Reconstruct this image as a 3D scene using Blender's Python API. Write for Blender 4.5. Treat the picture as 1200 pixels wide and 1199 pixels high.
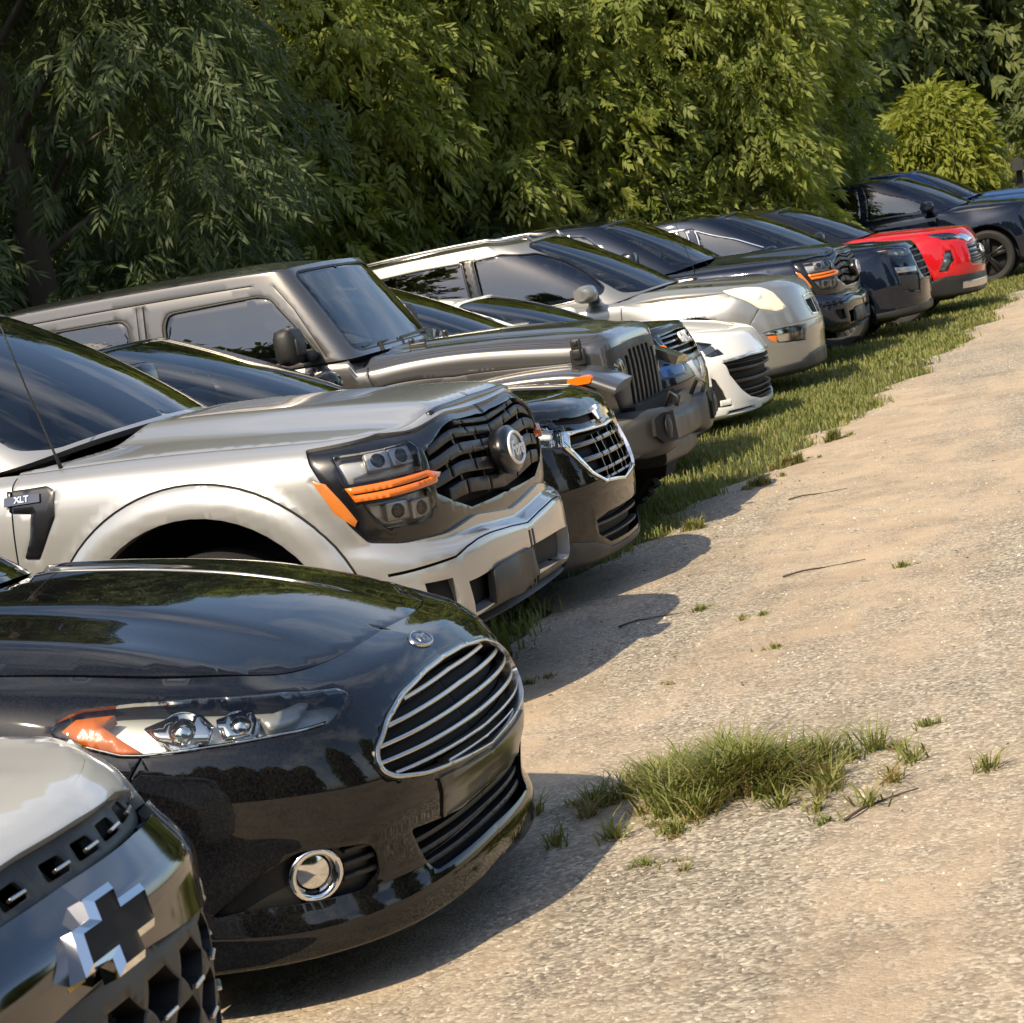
import bpy, math, random
import numpy as np
from mathutils import Vector, Matrix, Euler
from mathutils.geometry import delaunay_2d_cdt


# ------------------------------------------------------------------ camera, sky, sun, exposure
scene = bpy.context.scene
for o in list(bpy.data.objects): bpy.data.objects.remove(o)
CAM_H = 1.694; YAW, PITCH, ROLL = math.radians(-16.81), math.radians(-6.07), math.radians(10.05)
def make_camera():
    fw = Vector((math.sin(YAW)*math.cos(PITCH), math.cos(YAW)*math.cos(PITCH), math.sin(PITCH)))
    r = Vector((math.cos(YAW), -math.sin(YAW), 0)); u = r.cross(fw); c, s_ = math.cos(ROLL), math.sin(ROLL)
    R, U = c*r-s_*u, s_*r+c*u
    cd = bpy.data.cameras.new('camera'); cd.sensor_width = 36; cd.sensor_fit = 'HORIZONTAL'; cd.lens = 84.0; cd.clip_start = .05; cd.clip_end = 2000
    co = bpy.data.objects.new('camera', cd); scene.collection.objects.link(co)
    M = Matrix((R, U, -fw)).transposed().to_4x4(); M.translation = (0, 0, CAM_H); co.matrix_world = M
    cd.dof.use_dof = True; cd.dof.focus_distance = 9.0; cd.dof.aperture_fstop = 18.0
    scene.camera = co
make_camera()
SUN_EL, SUN_TRAVEL = math.radians(46), math.atan2(.95, .27)      # direction the light travels in plan
sun_dir = Vector((math.cos(SUN_TRAVEL)*math.cos(SUN_EL), math.sin(SUN_TRAVEL)*math.cos(SUN_EL), -math.sin(SUN_EL)))
sd = bpy.data.lights.new('sun', 'SUN'); sd.energy = 4.8; sd.angle = math.radians(.55); sd.color = (1, .84, .60)
so = bpy.data.objects.new('sun', sd); scene.collection.objects.link(so); so.rotation_euler = sun_dir.to_track_quat('-Z', 'Y').to_euler()
w = bpy.data.worlds.new('World'); scene.world = w; w.use_nodes = True
nt = w.node_tree; bg = nt.nodes['Background']; sky = nt.nodes.new('ShaderNodeTexSky'); sky.sky_type = 'NISHITA'; sky.sun_disc = False
sky.sun_elevation = SUN_EL
# the sky's sun lies opposite to the light's travel; rotation 0 = +Y, clockwise seen from above
sky.sun_rotation = math.atan2(-sun_dir.x, -sun_dir.y)
sky.air_density = 1.0; sky.dust_density = 1.4; sky.ozone_density = 1.0
def world_clouds():
    N, L = nt.nodes, nt.links
    tc = N.new('ShaderNodeTexCoord'); mp = N.new('ShaderNodeMapping'); mp.inputs['Scale'].default_value = (1.0, 1.0, 2.0)
    nz = N.new('ShaderNodeTexNoise'); nz.inputs['Scale'].default_value = 2.2; nz.inputs['Detail'].default_value = 7; nz.inputs['Roughness'].default_value = .58
    cr = N.new('ShaderNodeValToRGB'); cr.color_ramp.elements[0].position = .50; cr.color_ramp.elements[1].position = .74
    mx = N.new('ShaderNodeMix'); mx.data_type = 'RGBA'; mx.inputs[7].default_value = (9.5, 9.3, 9.0, 1)
    mul = N.new('ShaderNodeMath'); mul.operation = 'MULTIPLY'; mul.inputs[1].default_value = .55
    L.new(tc.outputs['Generated'], mp.inputs[0]); L.new(mp.outputs[0], nz.inputs[0]); L.new(nz.outputs[0], cr.inputs[0])
    L.new(cr.outputs[0], mul.inputs[0]); L.new(mul.outputs[0], mx.inputs[0]); L.new(sky.outputs[0], mx.inputs[6]); L.new(mx.outputs[2], bg.inputs[0])
world_clouds()
bg.inputs[1].default_value = .15
scene.view_settings.view_transform = 'Standard'; scene.view_settings.look = 'None'
scene.view_settings.exposure = 0.5; scene.view_settings.gamma = 1.0; scene.view_settings.use_curve_mapping = False
scene.cycles.max_bounces = 6; scene.cycles.diffuse_bounces = 3; scene.cycles.glossy_bounces = 4; scene.cycles.transmission_bounces = 4; scene.cycles.transparent_max_bounces = 8
scene.cycles.caustics_reflective = False; scene.cycles.caustics_refractive = False

# ------------------------------------------------------------------ numeric surfaces
def pchip(xs, ys, x):
    """monotone cubic through (xs, ys); ys may be (n,) or (n,k)"""
    xs = np.asarray(xs, float); ys = np.asarray(ys, float); x = np.asarray(x, float)
    one = ys.ndim == 1
    if one: ys = ys[:, None]
    h = np.diff(xs)[:, None]; d = np.diff(ys, axis=0) / h
    m = np.zeros_like(ys)
    if len(xs) == 2: m[:] = d[0]
    else:
        w1 = 2*h[1:] + h[:-1]; w2 = h[1:] + 2*h[:-1]
        ok = d[1:]*d[:-1] > 0
        with np.errstate(divide='ignore', invalid='ignore'):
            mm = (w1+w2) / (w1/np.where(ok, d[:-1], 1) + w2/np.where(ok, d[1:], 1))
        m[1:-1] = np.where(ok, mm, 0); m[0] = d[0]; m[-1] = d[-1]
    x = np.clip(x, xs[0], xs[-1])
    i = np.clip(np.searchsorted(xs, x, side='right')-1, 0, len(xs)-2)
    t = ((x-xs[i]) / (xs[i+1]-xs[i]))[:, None]; hh = (xs[i+1]-xs[i])[:, None]
    r = ((2*t**3-3*t**2+1)*ys[i] + (t**3-2*t**2+t)*hh*m[i] + (-2*t**3+3*t**2)*ys[i+1] + (t**3-t**2)*hh*m[i+1])
    return r[:, 0] if one else r
def ss(a, b, x):
    t = np.clip((np.asarray(x, float)-a)/(b-a), 0, 1); return t*t*(3-2*t)
def bump(x, c, w):
    return np.exp(-((np.asarray(x, float)-c)/w)**2)
def bspline(pts, n, mirror=None):
    """uniform cubic B-spline through control points; mirror = (signs) reflected at both ends"""
    p = np.asarray(pts, float); sg = np.asarray(mirror if mirror is not None else [1]*p.shape[1], float)
    if mirror is not None: q = np.vstack([p[2]*sg, p[1]*sg, p, p[-2]*sg, p[-3]*sg])
    else: q = np.vstack([2*p[0]-p[1], p, 2*p[-1]-p[-2]])
    t = np.linspace(0, len(p)-1, n) + (1 if mirror is not None else 0)
    i = np.clip(np.floor(t).astype(int), 0, len(q)-4); f = (t-i)[:, None]
    return ((1-f)**3*q[i] + (3*f**3-6*f**2+4)*q[i+1] + (-3*f**3+3*f**2+3*f+1)*q[i+2] + f**3*q[i+3]) / 6
def gsmooth(T, sig, axis):
    if sig <= 0: return T
    r = int(3*sig+1); k = np.exp(-.5*(np.arange(-r, r+1)/sig)**2); k /= k.sum()
    pad = [(0, 0)]*T.ndim; pad[axis] = (r, r)
    Q = np.pad(T, pad, mode='reflect', reflect_type='odd')
    out = np.zeros_like(T); n = T.shape[axis]
    for j, w in enumerate(k):
        sl = [slice(None)]*T.ndim; sl[axis] = slice(j, j+n); out += w*Q[tuple(sl)]
    return out
class Surf:
    """a tabulated surface patch: U, V axes, T[nu, nv, 3]; y is the half width (right side is emitted at -y)"""
    def __init__(s, U, V, T, flip=1):
        s.U, s.V, s.T = np.asarray(U, float), np.asarray(V, float), T
        du = np.gradient(T, axis=0); dv = np.gradient(T, axis=1)
        N = np.cross(du, dv)*flip; s.N = N/np.maximum(np.linalg.norm(N, axis=2, keepdims=True), 1e-12)
        s.vlen = np.linalg.norm(np.diff(T, axis=1), axis=2).sum(1).mean()/(V[-1]-V[0])
        s.ulen = np.linalg.norm(np.diff(T, axis=0), axis=2).sum(0).mean()/(U[-1]-U[0])
    def _bil(s, A, u, v):
        fu = np.clip(np.interp(u, s.U, np.arange(len(s.U))), 0, len(s.U)-1.0001)
        fv = np.clip(np.interp(v, s.V, np.arange(len(s.V))), 0, len(s.V)-1.0001)
        i = fu.astype(int); j = fv.astype(int); a = (fu-i)[:, None]; b = (fv-j)[:, None]
        return (A[i, j]*(1-a)+A[i+1, j]*a)*(1-b) + (A[i, j+1]*(1-a)+A[i+1, j+1]*a)*b
    def P(s, uv): uv = np.asarray(uv, float); return s._bil(s.T, uv[:, 0], uv[:, 1])
    def Nm(s, uv):
        uv = np.asarray(uv, float); n = s._bil(s.N, uv[:, 0], uv[:, 1]); return n/np.linalg.norm(n, axis=1, keepdims=True)
    def find(s, a, b, ax, mask=None):
        """(u, v) where coordinates ax = e.g. 'xz' or 'yz' equal (a, b)"""
        ia, ib = 'xyz'.index(ax[0]), 'xyz'.index(ax[1])
        D = (s.T[:, :, ia]-a)**2 + (s.T[:, :, ib]-b)**2
        if mask is not None: D = np.where(mask, D, 1e9)
        i, j = np.unravel_index(np.argmin(D), D.shape)
        i0, j0 = min(max(i, 1), len(s.U)-2), min(max(j, 1), len(s.V)-2); T = s.T[:, :, [ia, ib]]
        J = np.stack([(T[i0+1, j0]-T[i0-1, j0])/2, (T[i0, j0+1]-T[i0, j0-1])/2], 1)
        try: d = np.clip(np.linalg.solve(J, np.array([a, b])-T[i, j]), -.7, .7)
        except np.linalg.LinAlgError: d = (0, 0)
        return (float(np.interp(i+d[0], np.arange(len(s.U)), s.U)), float(np.interp(j+d[1], np.arange(len(s.V)), s.V)))
    def find_sz(s, u, z):
        """v at station u where height = z"""
        col = s._bil(s.T, np.full(len(s.V), float(u)), s.V)[:, 2]; col = np.maximum.accumulate(col)
        return (u, float(np.interp(z, col, s.V)))
    def front(s, y, z): return s.find(y, z, 'yz', (s.N[:, :, 0] > .02))
    def side(s, x, z): return s.find(x, z, 'xz', (s.N[:, :, 1] > .3))
class Contour:
    def __init__(s, pts, n=900):
        c = bspline(pts, 4000, (1, -1)); d = np.r_[0, np.cumsum(np.linalg.norm(np.diff(c, axis=0), axis=1))]
        s.L = d[-1]; s.S = np.linspace(0, s.L, n)
        s.C = np.stack([np.interp(s.S, d, c[:, k]) for k in (0, 1)], 1)
        t = np.gradient(s.C, axis=0); t /= np.linalg.norm(t, axis=1, keepdims=True)
        s.Nn = np.stack([-t[:, 1], t[:, 0]], 1)
        s.Nn *= np.where((s.Nn[:, 0]*1 + s.Nn[:, 1]*1) < -9, -1, 1)[:, None]
        if s.Nn[len(s.S)//3, 1] < 0: s.Nn = -s.Nn
    def sx(s, x):                                 # arc length at the side where X = x
        k = np.argmax(s.C[:, 1]); return float(np.interp(-x, -s.C[:, 0], s.S))
    def sy(s, y):                                 # arc length on the nose where half width = y
        k = np.argmax(s.C[:, 1]); return float(np.interp(y, s.C[:k, 1], s.S[:k]))
def body_surf(con, ribs, top=None, nv=150, sv=1.6, su=5, extra=None):
    """ribs: [(s, [(z, offset) ...])] lofted round the contour; top(x, y) fixes the height of the upper edge"""
    M = len(ribs[0][1]); S = con.S
    ks = [r[0] for r in ribs]; Z = np.array([[p[0] for p in r[1]] for r in ribs]); O = np.array([[p[1] for p in r[1]] for r in ribs])
    Zs = pchip(ks, Z, S); Os = pchip(ks, O, S)
    V = np.linspace(0, 1, nv); vj = np.linspace(0, 1, M)
    Zt = pchip(vj, Zs.T, V).T; Ot = pchip(vj, Os.T, V).T
    Zt = gsmooth(gsmooth(Zt, sv, 1), su, 0); Ot = gsmooth(gsmooth(Ot, sv, 1), su, 0)
    if top is not None:
        xe = con.C[:, 0]+con.Nn[:, 0]*Ot[:, -1]; ye = con.C[:, 1]+con.Nn[:, 1]*Ot[:, -1]
        zt = top(xe, ye); b = Zt[:, :1]; Zt = b + (Zt-b)*((zt[:, None]-b)/(Zt[:, -1:]-b))
    X = con.C[:, None, 0]+con.Nn[:, None, 0]*Ot; Y = con.C[:, None, 1]+con.Nn[:, None, 1]*Ot
    if extra is not None:
        e = extra(S[:, None]+0*Zt, X, Zt); X = X+con.Nn[:, None, 0]*e; Y = Y+con.Nn[:, None, 1]*e
    Y = np.maximum(Y, 0); Y[0] = 0
    return Surf(S, V, np.stack([X, Y, Zt], 2))
def field_surf(f, x0, x1, y1, nx=220, ny=140):
    """height field z = f(x, y), x from x0 (rear) to x1 (front), half width 0..y1"""
    U = np.linspace(x0, x1, nx); V = np.linspace(0, y1, ny); X, Y = np.meshgrid(U, V, indexing='ij')
    s = Surf(U, V, np.stack([X, Y, f(X, Y)], 2)); s.f = f; return s
def glass_surf(stations, n=420, nv=60, bulge=.03, sm=6):
    """stations: [(base xyz, top xyz)] from the windscreen centre round to the rear centre (y = half width)"""
    B = gsmooth(bspline([b for b, t in stations], n, (1, -1, 1)), sm, 0); Tt = gsmooth(bspline([t for b, t in stations], n, (1, -1, 1)), sm, 0)
    B[0, 1] = Tt[0, 1] = B[-1, 1] = Tt[-1, 1] = 0
    U = np.r_[0, np.cumsum(np.linalg.norm(np.diff(B, axis=0), axis=1))]; V = np.linspace(0, 1, nv)
    T = B[:, None]*(1-V[None, :, None]) + Tt[:, None]*V[None, :, None]
    s0 = Surf(U, V, T)
    T = T + s0.N*(bulge*4*V*(1-V))[None, :, None]; T[0, :, 1] = 0; T[-1, :, 1] = 0
    s = Surf(U, V, T); s.top = Tt; s.base = B; return s
# ------------------------------------------------------------------ 2D polygons
def resample(poly, h):
    out = []
    for (a, b) in zip(poly, poly[1:]+poly[:1]):
        k = max(1, int(math.ceil(math.hypot(b[0]-a[0], b[1]-a[1])/h)))
        out += [(a[0]+(b[0]-a[0])*i/k, a[1]+(b[1]-a[1])*i/k) for i in range(k)]
    return out
def rnd(poly, r, n=4):
    """round the corners of a polygon with radius about r"""
    out = []; N = len(poly)
    for i in range(N):
        p, c, q = np.array(poly[i-1]), np.array(poly[i]), np.array(poly[(i+1) % N])
        a, b = p-c, q-c; la, lb = np.linalg.norm(a), np.linalg.norm(b)
        d = min(r, la*.45, lb*.45); A, B = c+a/la*d, c+b/lb*d
        for t in np.linspace(0, 1, n+1): out.append(tuple((1-t)**2*A+2*t*(1-t)*c+t*t*B))
    return out
def inset(poly, d):
    """shrink a polygon by d (grow when negative)"""
    P = np.array(poly, float); N = len(P)
    A = .5*sum(P[i, 0]*P[(i+1) % N, 1]-P[(i+1) % N, 0]*P[i, 1] for i in range(N)); sg = 1 if A > 0 else -1
    out = []
    for i in range(N):
        e1 = P[i]-P[i-1]; e2 = P[(i+1) % N]-P[i]
        n1 = np.array([-e1[1], e1[0]])*sg/max(np.linalg.norm(e1), 1e-9); n2 = np.array([-e2[1], e2[0]])*sg/max(np.linalg.norm(e2), 1e-9)
        m = n1+n2; L = m@m; m = m*2/max(L, .7) if L > 1e-9 else n1
        out.append(tuple(P[i]+m*d))
    return out
def strip(line, w):
    """closed polygon round a polyline"""
    P = np.array(line, float); T = np.gradient(P, axis=0); T /= np.maximum(np.linalg.norm(T, axis=1, keepdims=True), 1e-9)
    n = np.stack([-T[:, 1], T[:, 0]], 1)*w/2
    return [tuple(p) for p in P+n]+[tuple(p) for p in (P-n)[::-1]]
def spl(line, k=6):
    """smooth open polyline (Catmull-Rom)"""
    P = np.array(line, float); Q = np.vstack([2*P[0]-P[1], P, 2*P[-1]-P[-2]]); out = []
    for i in range(len(P)-1):
        for t in np.linspace(0, 1, k, endpoint=False):
            a, b, c, d = Q[i:i+4]
            out.append(tuple(.5*(2*b+(c-a)*t+(2*a-5*b+4*c-d)*t*t+(3*b-a-3*c+d)*t**3)))
    return out+[tuple(P[-1])]
def inside(poly, Q):
    P = np.array(poly, float); x, y = Q[:, 0], Q[:, 1]; r = np.zeros(len(Q), bool)
    x0, y0 = P[:, 0], P[:, 1]; x1, y1 = np.roll(x0, -1), np.roll(y0, -1)
    for a, b, c, d in zip(x0, y0, x1, y1):
        if b == d: continue
        k = (b > y) != (d > y); r ^= k & (x < (c-a)*(y-b)/(d-b)+a)
    return r

# ------------------------------------------------------------------ materials
MAT = {}
def pmat(name, col, rough=.5, metal=0., coat=0., spec=.5, bump=None, vary=0., coat_r=.03, trans=0., ior=1.5):
    m = bpy.data.materials.new(name); m.use_nodes = True; b = m.node_tree.nodes['Principled BSDF']; N, L = m.node_tree.nodes, m.node_tree.links
    b.inputs['Base Color'].default_value = (*col, 1); b.inputs['Roughness'].default_value = rough; b.inputs['Metallic'].default_value = metal
    b.inputs['Coat Weight'].default_value = coat; b.inputs['Coat Roughness'].default_value = coat_r; b.inputs['Specular IOR Level'].default_value = spec
    b.inputs['Transmission Weight'].default_value = trans; b.inputs['IOR'].default_value = ior
    if vary or bump:
        tc = N.new('ShaderNodeTexCoord')
    if vary:
        nz = N.new('ShaderNodeTexNoise'); nz.inputs['Scale'].default_value = 3.5; nz.inputs['Detail'].default_value = 6
        L.new(tc.outputs['Object'], nz.inputs[0])
        r = N.new('ShaderNodeMapRange'); r.inputs[1].default_value = .3; r.inputs[2].default_value = .7
        r.inputs[3].default_value = max(rough-vary, 0); r.inputs[4].default_value = rough+vary; L.new(nz.outputs[0], r.inputs[0]); L.new(r.outputs[0], b.inputs['Roughness'])
    if bump:
        n2 = N.new('ShaderNodeTexNoise'); n2.inputs['Scale'].default_value = bump[0]; n2.inputs['Detail'].default_value = 3; L.new(tc.outputs['Object'], n2.inputs[0])
        bp = N.new('ShaderNodeBump'); bp.inputs['Strength'].default_value = bump[1]; bp.inputs['Distance'].default_value = .002; L.new(n2.outputs[0], bp.inputs['Height']); L.new(bp.outputs[0], b.inputs['Normal'])
    MAT[name] = m; return m
def paint(name, col, metal=0., rough=.3, coat=1., dust=.06, flake=0.):
    """clear-coated car paint with a thin uneven film of dust"""
    m = pmat(name, col, rough, metal, coat, .5 if metal > .5 else .0, coat_r=.02); N, L = m.node_tree.nodes, m.node_tree.links; b = N['Principled BSDF']
    tc = N.new('ShaderNodeTexCoord'); nz = N.new('ShaderNodeTexNoise'); nz.inputs['Scale'].default_value = 2.3; nz.inputs['Detail'].default_value = 8; nz.inputs['Roughness'].default_value = .65
    L.new(tc.outputs['Object'], nz.inputs[0])
    n2 = N.new('ShaderNodeTexNoise'); n2.inputs['Scale'].default_value = 170; n2.inputs['Detail'].default_value = 2; L.new(tc.outputs['Object'], n2.inputs[0])
    mu = N.new('ShaderNodeMath'); mu.operation = 'MULTIPLY'; L.new(nz.outputs[0], mu.inputs[0]); L.new(n2.outputs[0], mu.inputs[1])
    r = N.new('ShaderNodeMapRange'); r.inputs[1].default_value = .17; r.inputs[2].default_value = .42; r.inputs[3].default_value = 0; r.inputs[4].default_value = dust*2.2; L.new(mu.outputs[0], r.inputs[0])
    mx = N.new('ShaderNodeMix'); mx.data_type = 'RGBA'; mx.inputs[6].default_value = (*col, 1); mx.inputs[7].default_value = (.30, .26, .20, 1)
    L.new(r.outputs[0], mx.inputs[0]); L.new(mx.outputs[2], b.inputs['Base Color'])
    r2 = N.new('ShaderNodeMapRange'); r2.inputs[1].default_value = .3; r2.inputs[2].default_value = .75; r2.inputs[3].default_value = .015; r2.inputs[4].default_value = .02+dust*.9
    L.new(nz.outputs[0], r2.inputs[0]); L.new(r2.outputs[0], b.inputs['Coat Roughness'])
    if flake:
        vo = N.new('ShaderNodeTexVoronoi'); vo.inputs['Scale'].default_value = 900; L.new(tc.outputs['Object'], vo.inputs[0])
        bp = N.new('ShaderNodeBump'); bp.inputs['Strength'].default_value = flake; bp.inputs['Distance'].default_value = .0004; L.new(vo.outputs['Color'], bp.inputs['Height']); L.new(bp.outputs[0], b.inputs['Normal'])
    return m
def glass(name, tint, refl=1.0, rough=.0, ior=1.5):
    m = bpy.data.materials.new(name); m.use_nodes = True; N, L = m.node_tree.nodes, m.node_tree.links; N.clear()
    out = N.new('ShaderNodeOutputMaterial'); tr = N.new('ShaderNodeBsdfTransparent'); tr.inputs[0].default_value = (*tint, 1)
    gl = N.new('ShaderNodeBsdfGlossy'); gl.inputs['Roughness'].default_value = rough; gl.inputs[0].default_value = (refl, refl, refl, 1)
    fr = N.new('ShaderNodeFresnel'); fr.inputs[0].default_value = ior; mx = N.new('ShaderNodeMixShader')
    L.new(fr.outputs[0], mx.inputs[0]); L.new(tr.outputs[0], mx.inputs[1]); L.new(gl.outputs[0], mx.inputs[2]); L.new(mx.outputs[0], out.inputs[0])
    MAT[name] = m; return m
paint('paint_black', (.0022, .0026, .004), 0., .25, dust=.016)
paint('paint_silver', (.42, .42, .41), .55, .33, dust=.03, flake=.04)
paint('paint_grey', (.125, .119, .112), .75, .30, dust=.04, flake=.06)
paint('paint_jet', (.0025, .003, .004), 0., .25, dust=.018)
paint('paint_navy', (.003, .007, .018), .2, .3, dust=.012)
paint('paint_blue', (.02, .065, .20), .3, .3, dust=.015)
paint('paint_white', (.78, .78, .76), 0., .3, dust=.05)
paint('paint_champagne', (.29, .29, .275), .6, .36, dust=.04, flake=.04)
paint('paint_red', (.50, .006, .012), .1, .3, dust=.03)
paint('paint_lightgrey', (.52, .52, .50), .2, .3, dust=.05)
pmat('black_plastic', (.014, .014, .014), .48, bump=(420, .25), vary=.12)
pmat('grey_plastic', (.026, .026, .025), .5, bump=(420, .25), vary=.12)
pmat('gloss_black', (.006, .006, .007), .28, coat=.5, coat_r=.10)
pmat('void_black', (.004, .004, .004), .8)
pmat('chrome', (.78, .78, .76), .07, 1., vary=.04)
pmat('satin_chrome', (.55, .54, .52), .25, 1., vary=.06)
pmat('dark_chrome', (.15, .15, .155), .09, 1., vary=.03)
pmat('reflector', (.80, .80, .80), .10, 1.)
pmat('lamp_silver', (.62, .62, .61), .32, .45)
pmat('lamp_grey', (.30, .30, .31), .25, .7)
pmat('amber', (.72, .16, .006), .18, coat=1., bump=(90, .5))
pmat('amber_dull', (.55, .17, .03), .3, coat=.6)
pmat('lamp_white', (.85, .85, .82), .25, coat=.5)
pmat('lamp_haze', (.90, .82, .62), .35, coat=.4)
pmat('rubber', (.012, .012, .012), .75, bump=(260, .35))
pmat('rim_metal', (.32, .32, .32), .32, .85)
pmat('rim_black', (.012, .012, .012), .3, .3)
pmat('interior', (.020, .020, .022), .8)
pmat('seat', (.16, .155, .15), .85)
pmat('headliner', (.18, .17, .15), .9)
pmat('emblem_white', (.80, .80, .80), .3)
pmat('emblem_blue', (.006, .015, .05), .2, coat=.5)
pmat('sticker_yellow', (.55, .36, .03), .5)
pmat('gold', (.55, .36, .10), .3, .8)
pmat('plate_blue', (.07, .15, .34), .35, coat=.4)
glass('glass_clear', (.80, .82, .80), 1.0)
glass('glass_screen', (.74, .78, .76), 1.0, ior=1.75)
glass('glass_dark', (.22, .23, .22), 1.0, ior=2.0)
glass('lens_smoke', (.85, .85, .85), 1.0)

# ------------------------------------------------------------------ mesh building
COL = bpy.context.scene.collection
def link_mesh(name, V, F, mat, parent=None, normals=None, smooth=True):
    me = bpy.data.meshes.new(name); me.from_pydata([tuple(v) for v in V], [], [tuple(f) for f in F])
    if smooth: me.polygons.foreach_set('use_smooth', [True]*len(me.polygons))
    if normals is not None: me.normals_split_custom_set_from_vertices([tuple(n) for n in normals])
    if mat is not None: me.materials.append(MAT[mat] if isinstance(mat, str) else mat)
    me.update(); o = bpy.data.objects.new(name, me); COL.objects.link(o)
    if parent is not None: o.parent = parent
    return o
def clip0(p, ax):
    """keep the part of a polygon with coordinate ax >= 0 (the right hand half)"""
    out = []
    if sum(a[ax] for a in p) < 0: p = [((-a[0], a[1]) if ax == 0 else (a[0], -a[1])) for a in p]
    for a, b in zip(p, p[1:]+p[:1]):
        if a[ax] >= 0: out.append(a)
        if (a[ax] >= 0) != (b[ax] >= 0):
            t = a[ax]/(a[ax]-b[ax]); out.append((a[0]+(b[0]-a[0])*t, a[1]+(b[1]-a[1])*t))
    return out
class Shell:
    """cuts a surface into regions: each later polygon overrides the earlier ones; '' is cut away"""
    def __init__(s, surf, regions, h=.035, domain=None):
        s.surf = surf; sc = np.array([surf.ulen, surf.vlen]); pts = []; edges = []
        dom = domain or [(surf.U[0], surf.V[0]), (surf.U[-1], surf.V[0]), (surf.U[-1], surf.V[-1]), (surf.U[0], surf.V[-1])]
        lo, hi = (surf.U[0], surf.V[0]), (surf.U[-1], surf.V[-1])
        polys = [dom]+[clip0(p, 0 if surf.T[0, :, 1].max() < 1e-6 else 1) for k, p in regions]
        cl = []
        for p in polys:
            p = [(min(max(a, lo[0]), hi[0]), min(max(b, lo[1]), hi[1])) for a, b in p]
            q = [p[0]]
            for a in p[1:]:
                if abs(a[0]-q[-1][0])+abs(a[1]-q[-1][1]) > 1e-5: q.append(a)
            if abs(q[0][0]-q[-1][0])+abs(q[0][1]-q[-1][1]) < 1e-5: q.pop()
            cl.append(q)
        for q in cl:
            r = resample([(a*sc[0], b*sc[1]) for a, b in q], h); n0 = len(pts); pts += r
            edges += [(n0+i, n0+(i+1) % len(r)) for i in range(len(r))]
        D = np.array(cl[0])*sc; x0, y0 = D.min(0); x1, y1 = D.max(0)
        gx = np.arange(x0+h*.5, x1, h); gy = np.arange(y0+h*.5, y1, h); G = np.stack(np.meshgrid(gx, gy, indexing='ij'), 2); G[:, ::2, 0] += h*.5
        G = G.reshape(-1, 2); G = G[inside([tuple(d) for d in D], G)]
        occ = set((int(a/h*2), int(b/h*2)) for a, b in pts)
        pts += [tuple(g) for g in G if (int(g[0]/h*2), int(g[1]/h*2)) not in occ and (int(g[0]/h*2+.5), int(g[1]/h*2+.5)) not in occ]
        r = delaunay_2d_cdt([Vector(p) for p in pts], edges, [], 0, 1e-5)
        s.uv = np.array([tuple(p) for p in r[0]])/sc; s.F = np.array([f for f in r[2]], int)
        cen = s.uv[s.F].mean(1); lab = np.full(len(s.F), -1)
        lab[inside(cl[0], cen)] = 0
        for i, q in enumerate(cl[1:], 1): lab[inside(q, cen) & (lab >= 0)] = i
        s.lab = lab; s.keys = ['body']+[k for k, p in regions]
        s.P = surf.P(s.uv); s.N = surf.Nm(s.uv)
    def tris(s, key):
        idx = [i for i, k in enumerate(s.keys) if k == key]; return s.F[np.isin(s.lab, idx)]
    def data(s, keys, off=0., lip=.012, er=.35, drop=.0012, wall=True, inward=None):
        """verts, normals, faces of one region on the right hand side"""
        F = np.vstack([s.tris(k) for k in ([keys] if isinstance(keys, str) else keys)])
        if len(F) == 0: return np.zeros((0, 3)), np.zeros((0, 3)), []
        used, inv = np.unique(F, return_inverse=True); F = inv.reshape(-1, 3)
        o = off(s.uv[used]) if callable(off) else off
        N = s.N[used].copy(); P = s.P[used] + N*(o[:, None] if callable(off) else o)
        # orient triangles along the normals
        fn = np.cross(P[F[:, 1]]-P[F[:, 0]], P[F[:, 2]]-P[F[:, 0]]); bad = (fn*N[F].mean(1)).sum(1) < 0; F[bad] = F[bad][:, ::-1]
        if callable(off):                                  # shaped relief: take the normals from the shaped surface
            fn = np.cross(P[F[:, 1]]-P[F[:, 0]], P[F[:, 2]]-P[F[:, 0]]); N = np.zeros_like(P)
            for k in range(3): np.add.at(N, F[:, k], fn)
            N /= np.maximum(np.linalg.norm(N, axis=1, keepdims=True), 1e-12)
        ed = {}
        for t in F:
            for a, b in ((t[0], t[1]), (t[1], t[2]), (t[2], t[0])):
                ed[(a, b)] = ed.get((a, b), 0)+1
        bd = [(a, b) for (a, b) in ed if (b, a) not in ed and not (s.surf.T[0, :, 1].max() < 1e-6 and abs(P[a, 1]) < 2e-4 and abs(P[b, 1]) < 2e-4) and not (abs(P[a, 1]) < 1e-5 and abs(P[b, 1]) < 1e-5)]
        N0 = N.copy(); P0 = P.copy()
        if wall and bd:
            outd = np.zeros_like(P); cnt = np.zeros(len(P))
            for a, b in bd:
                t = P0[b]-P0[a]; q = np.cross(t, N0[a]); q /= max(np.linalg.norm(q), 1e-9)
                outd[a] += q; outd[b] += q
            l = np.linalg.norm(outd, axis=1); k = l > 1e-6
            outd[k] /= l[k][:, None]
            N[k] = N0[k]+er*outd[k]; N[k] /= np.linalg.norm(N[k], axis=1, keepdims=True)
            P[k] -= N0[k]*drop
        V = [tuple(p) for p in P]; NN = [tuple(n) for n in N]; FF = [tuple(int(i) for i in t) for t in F]
        if wall:
            for a, b in bd:
                t = P0[b]-P0[a]; q = np.cross(t, N0[a]); q /= max(np.linalg.norm(q), 1e-9)
                i = len(V); V += [tuple(P[a]), tuple(P[b]), tuple(P[b]-N0[b]*lip), tuple(P[a]-N0[a]*lip)]; NN += [tuple(q)]*4
                FF.append((i+1, i, i+3, i+2))
        return np.array(V), np.array(NN), FF
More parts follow.
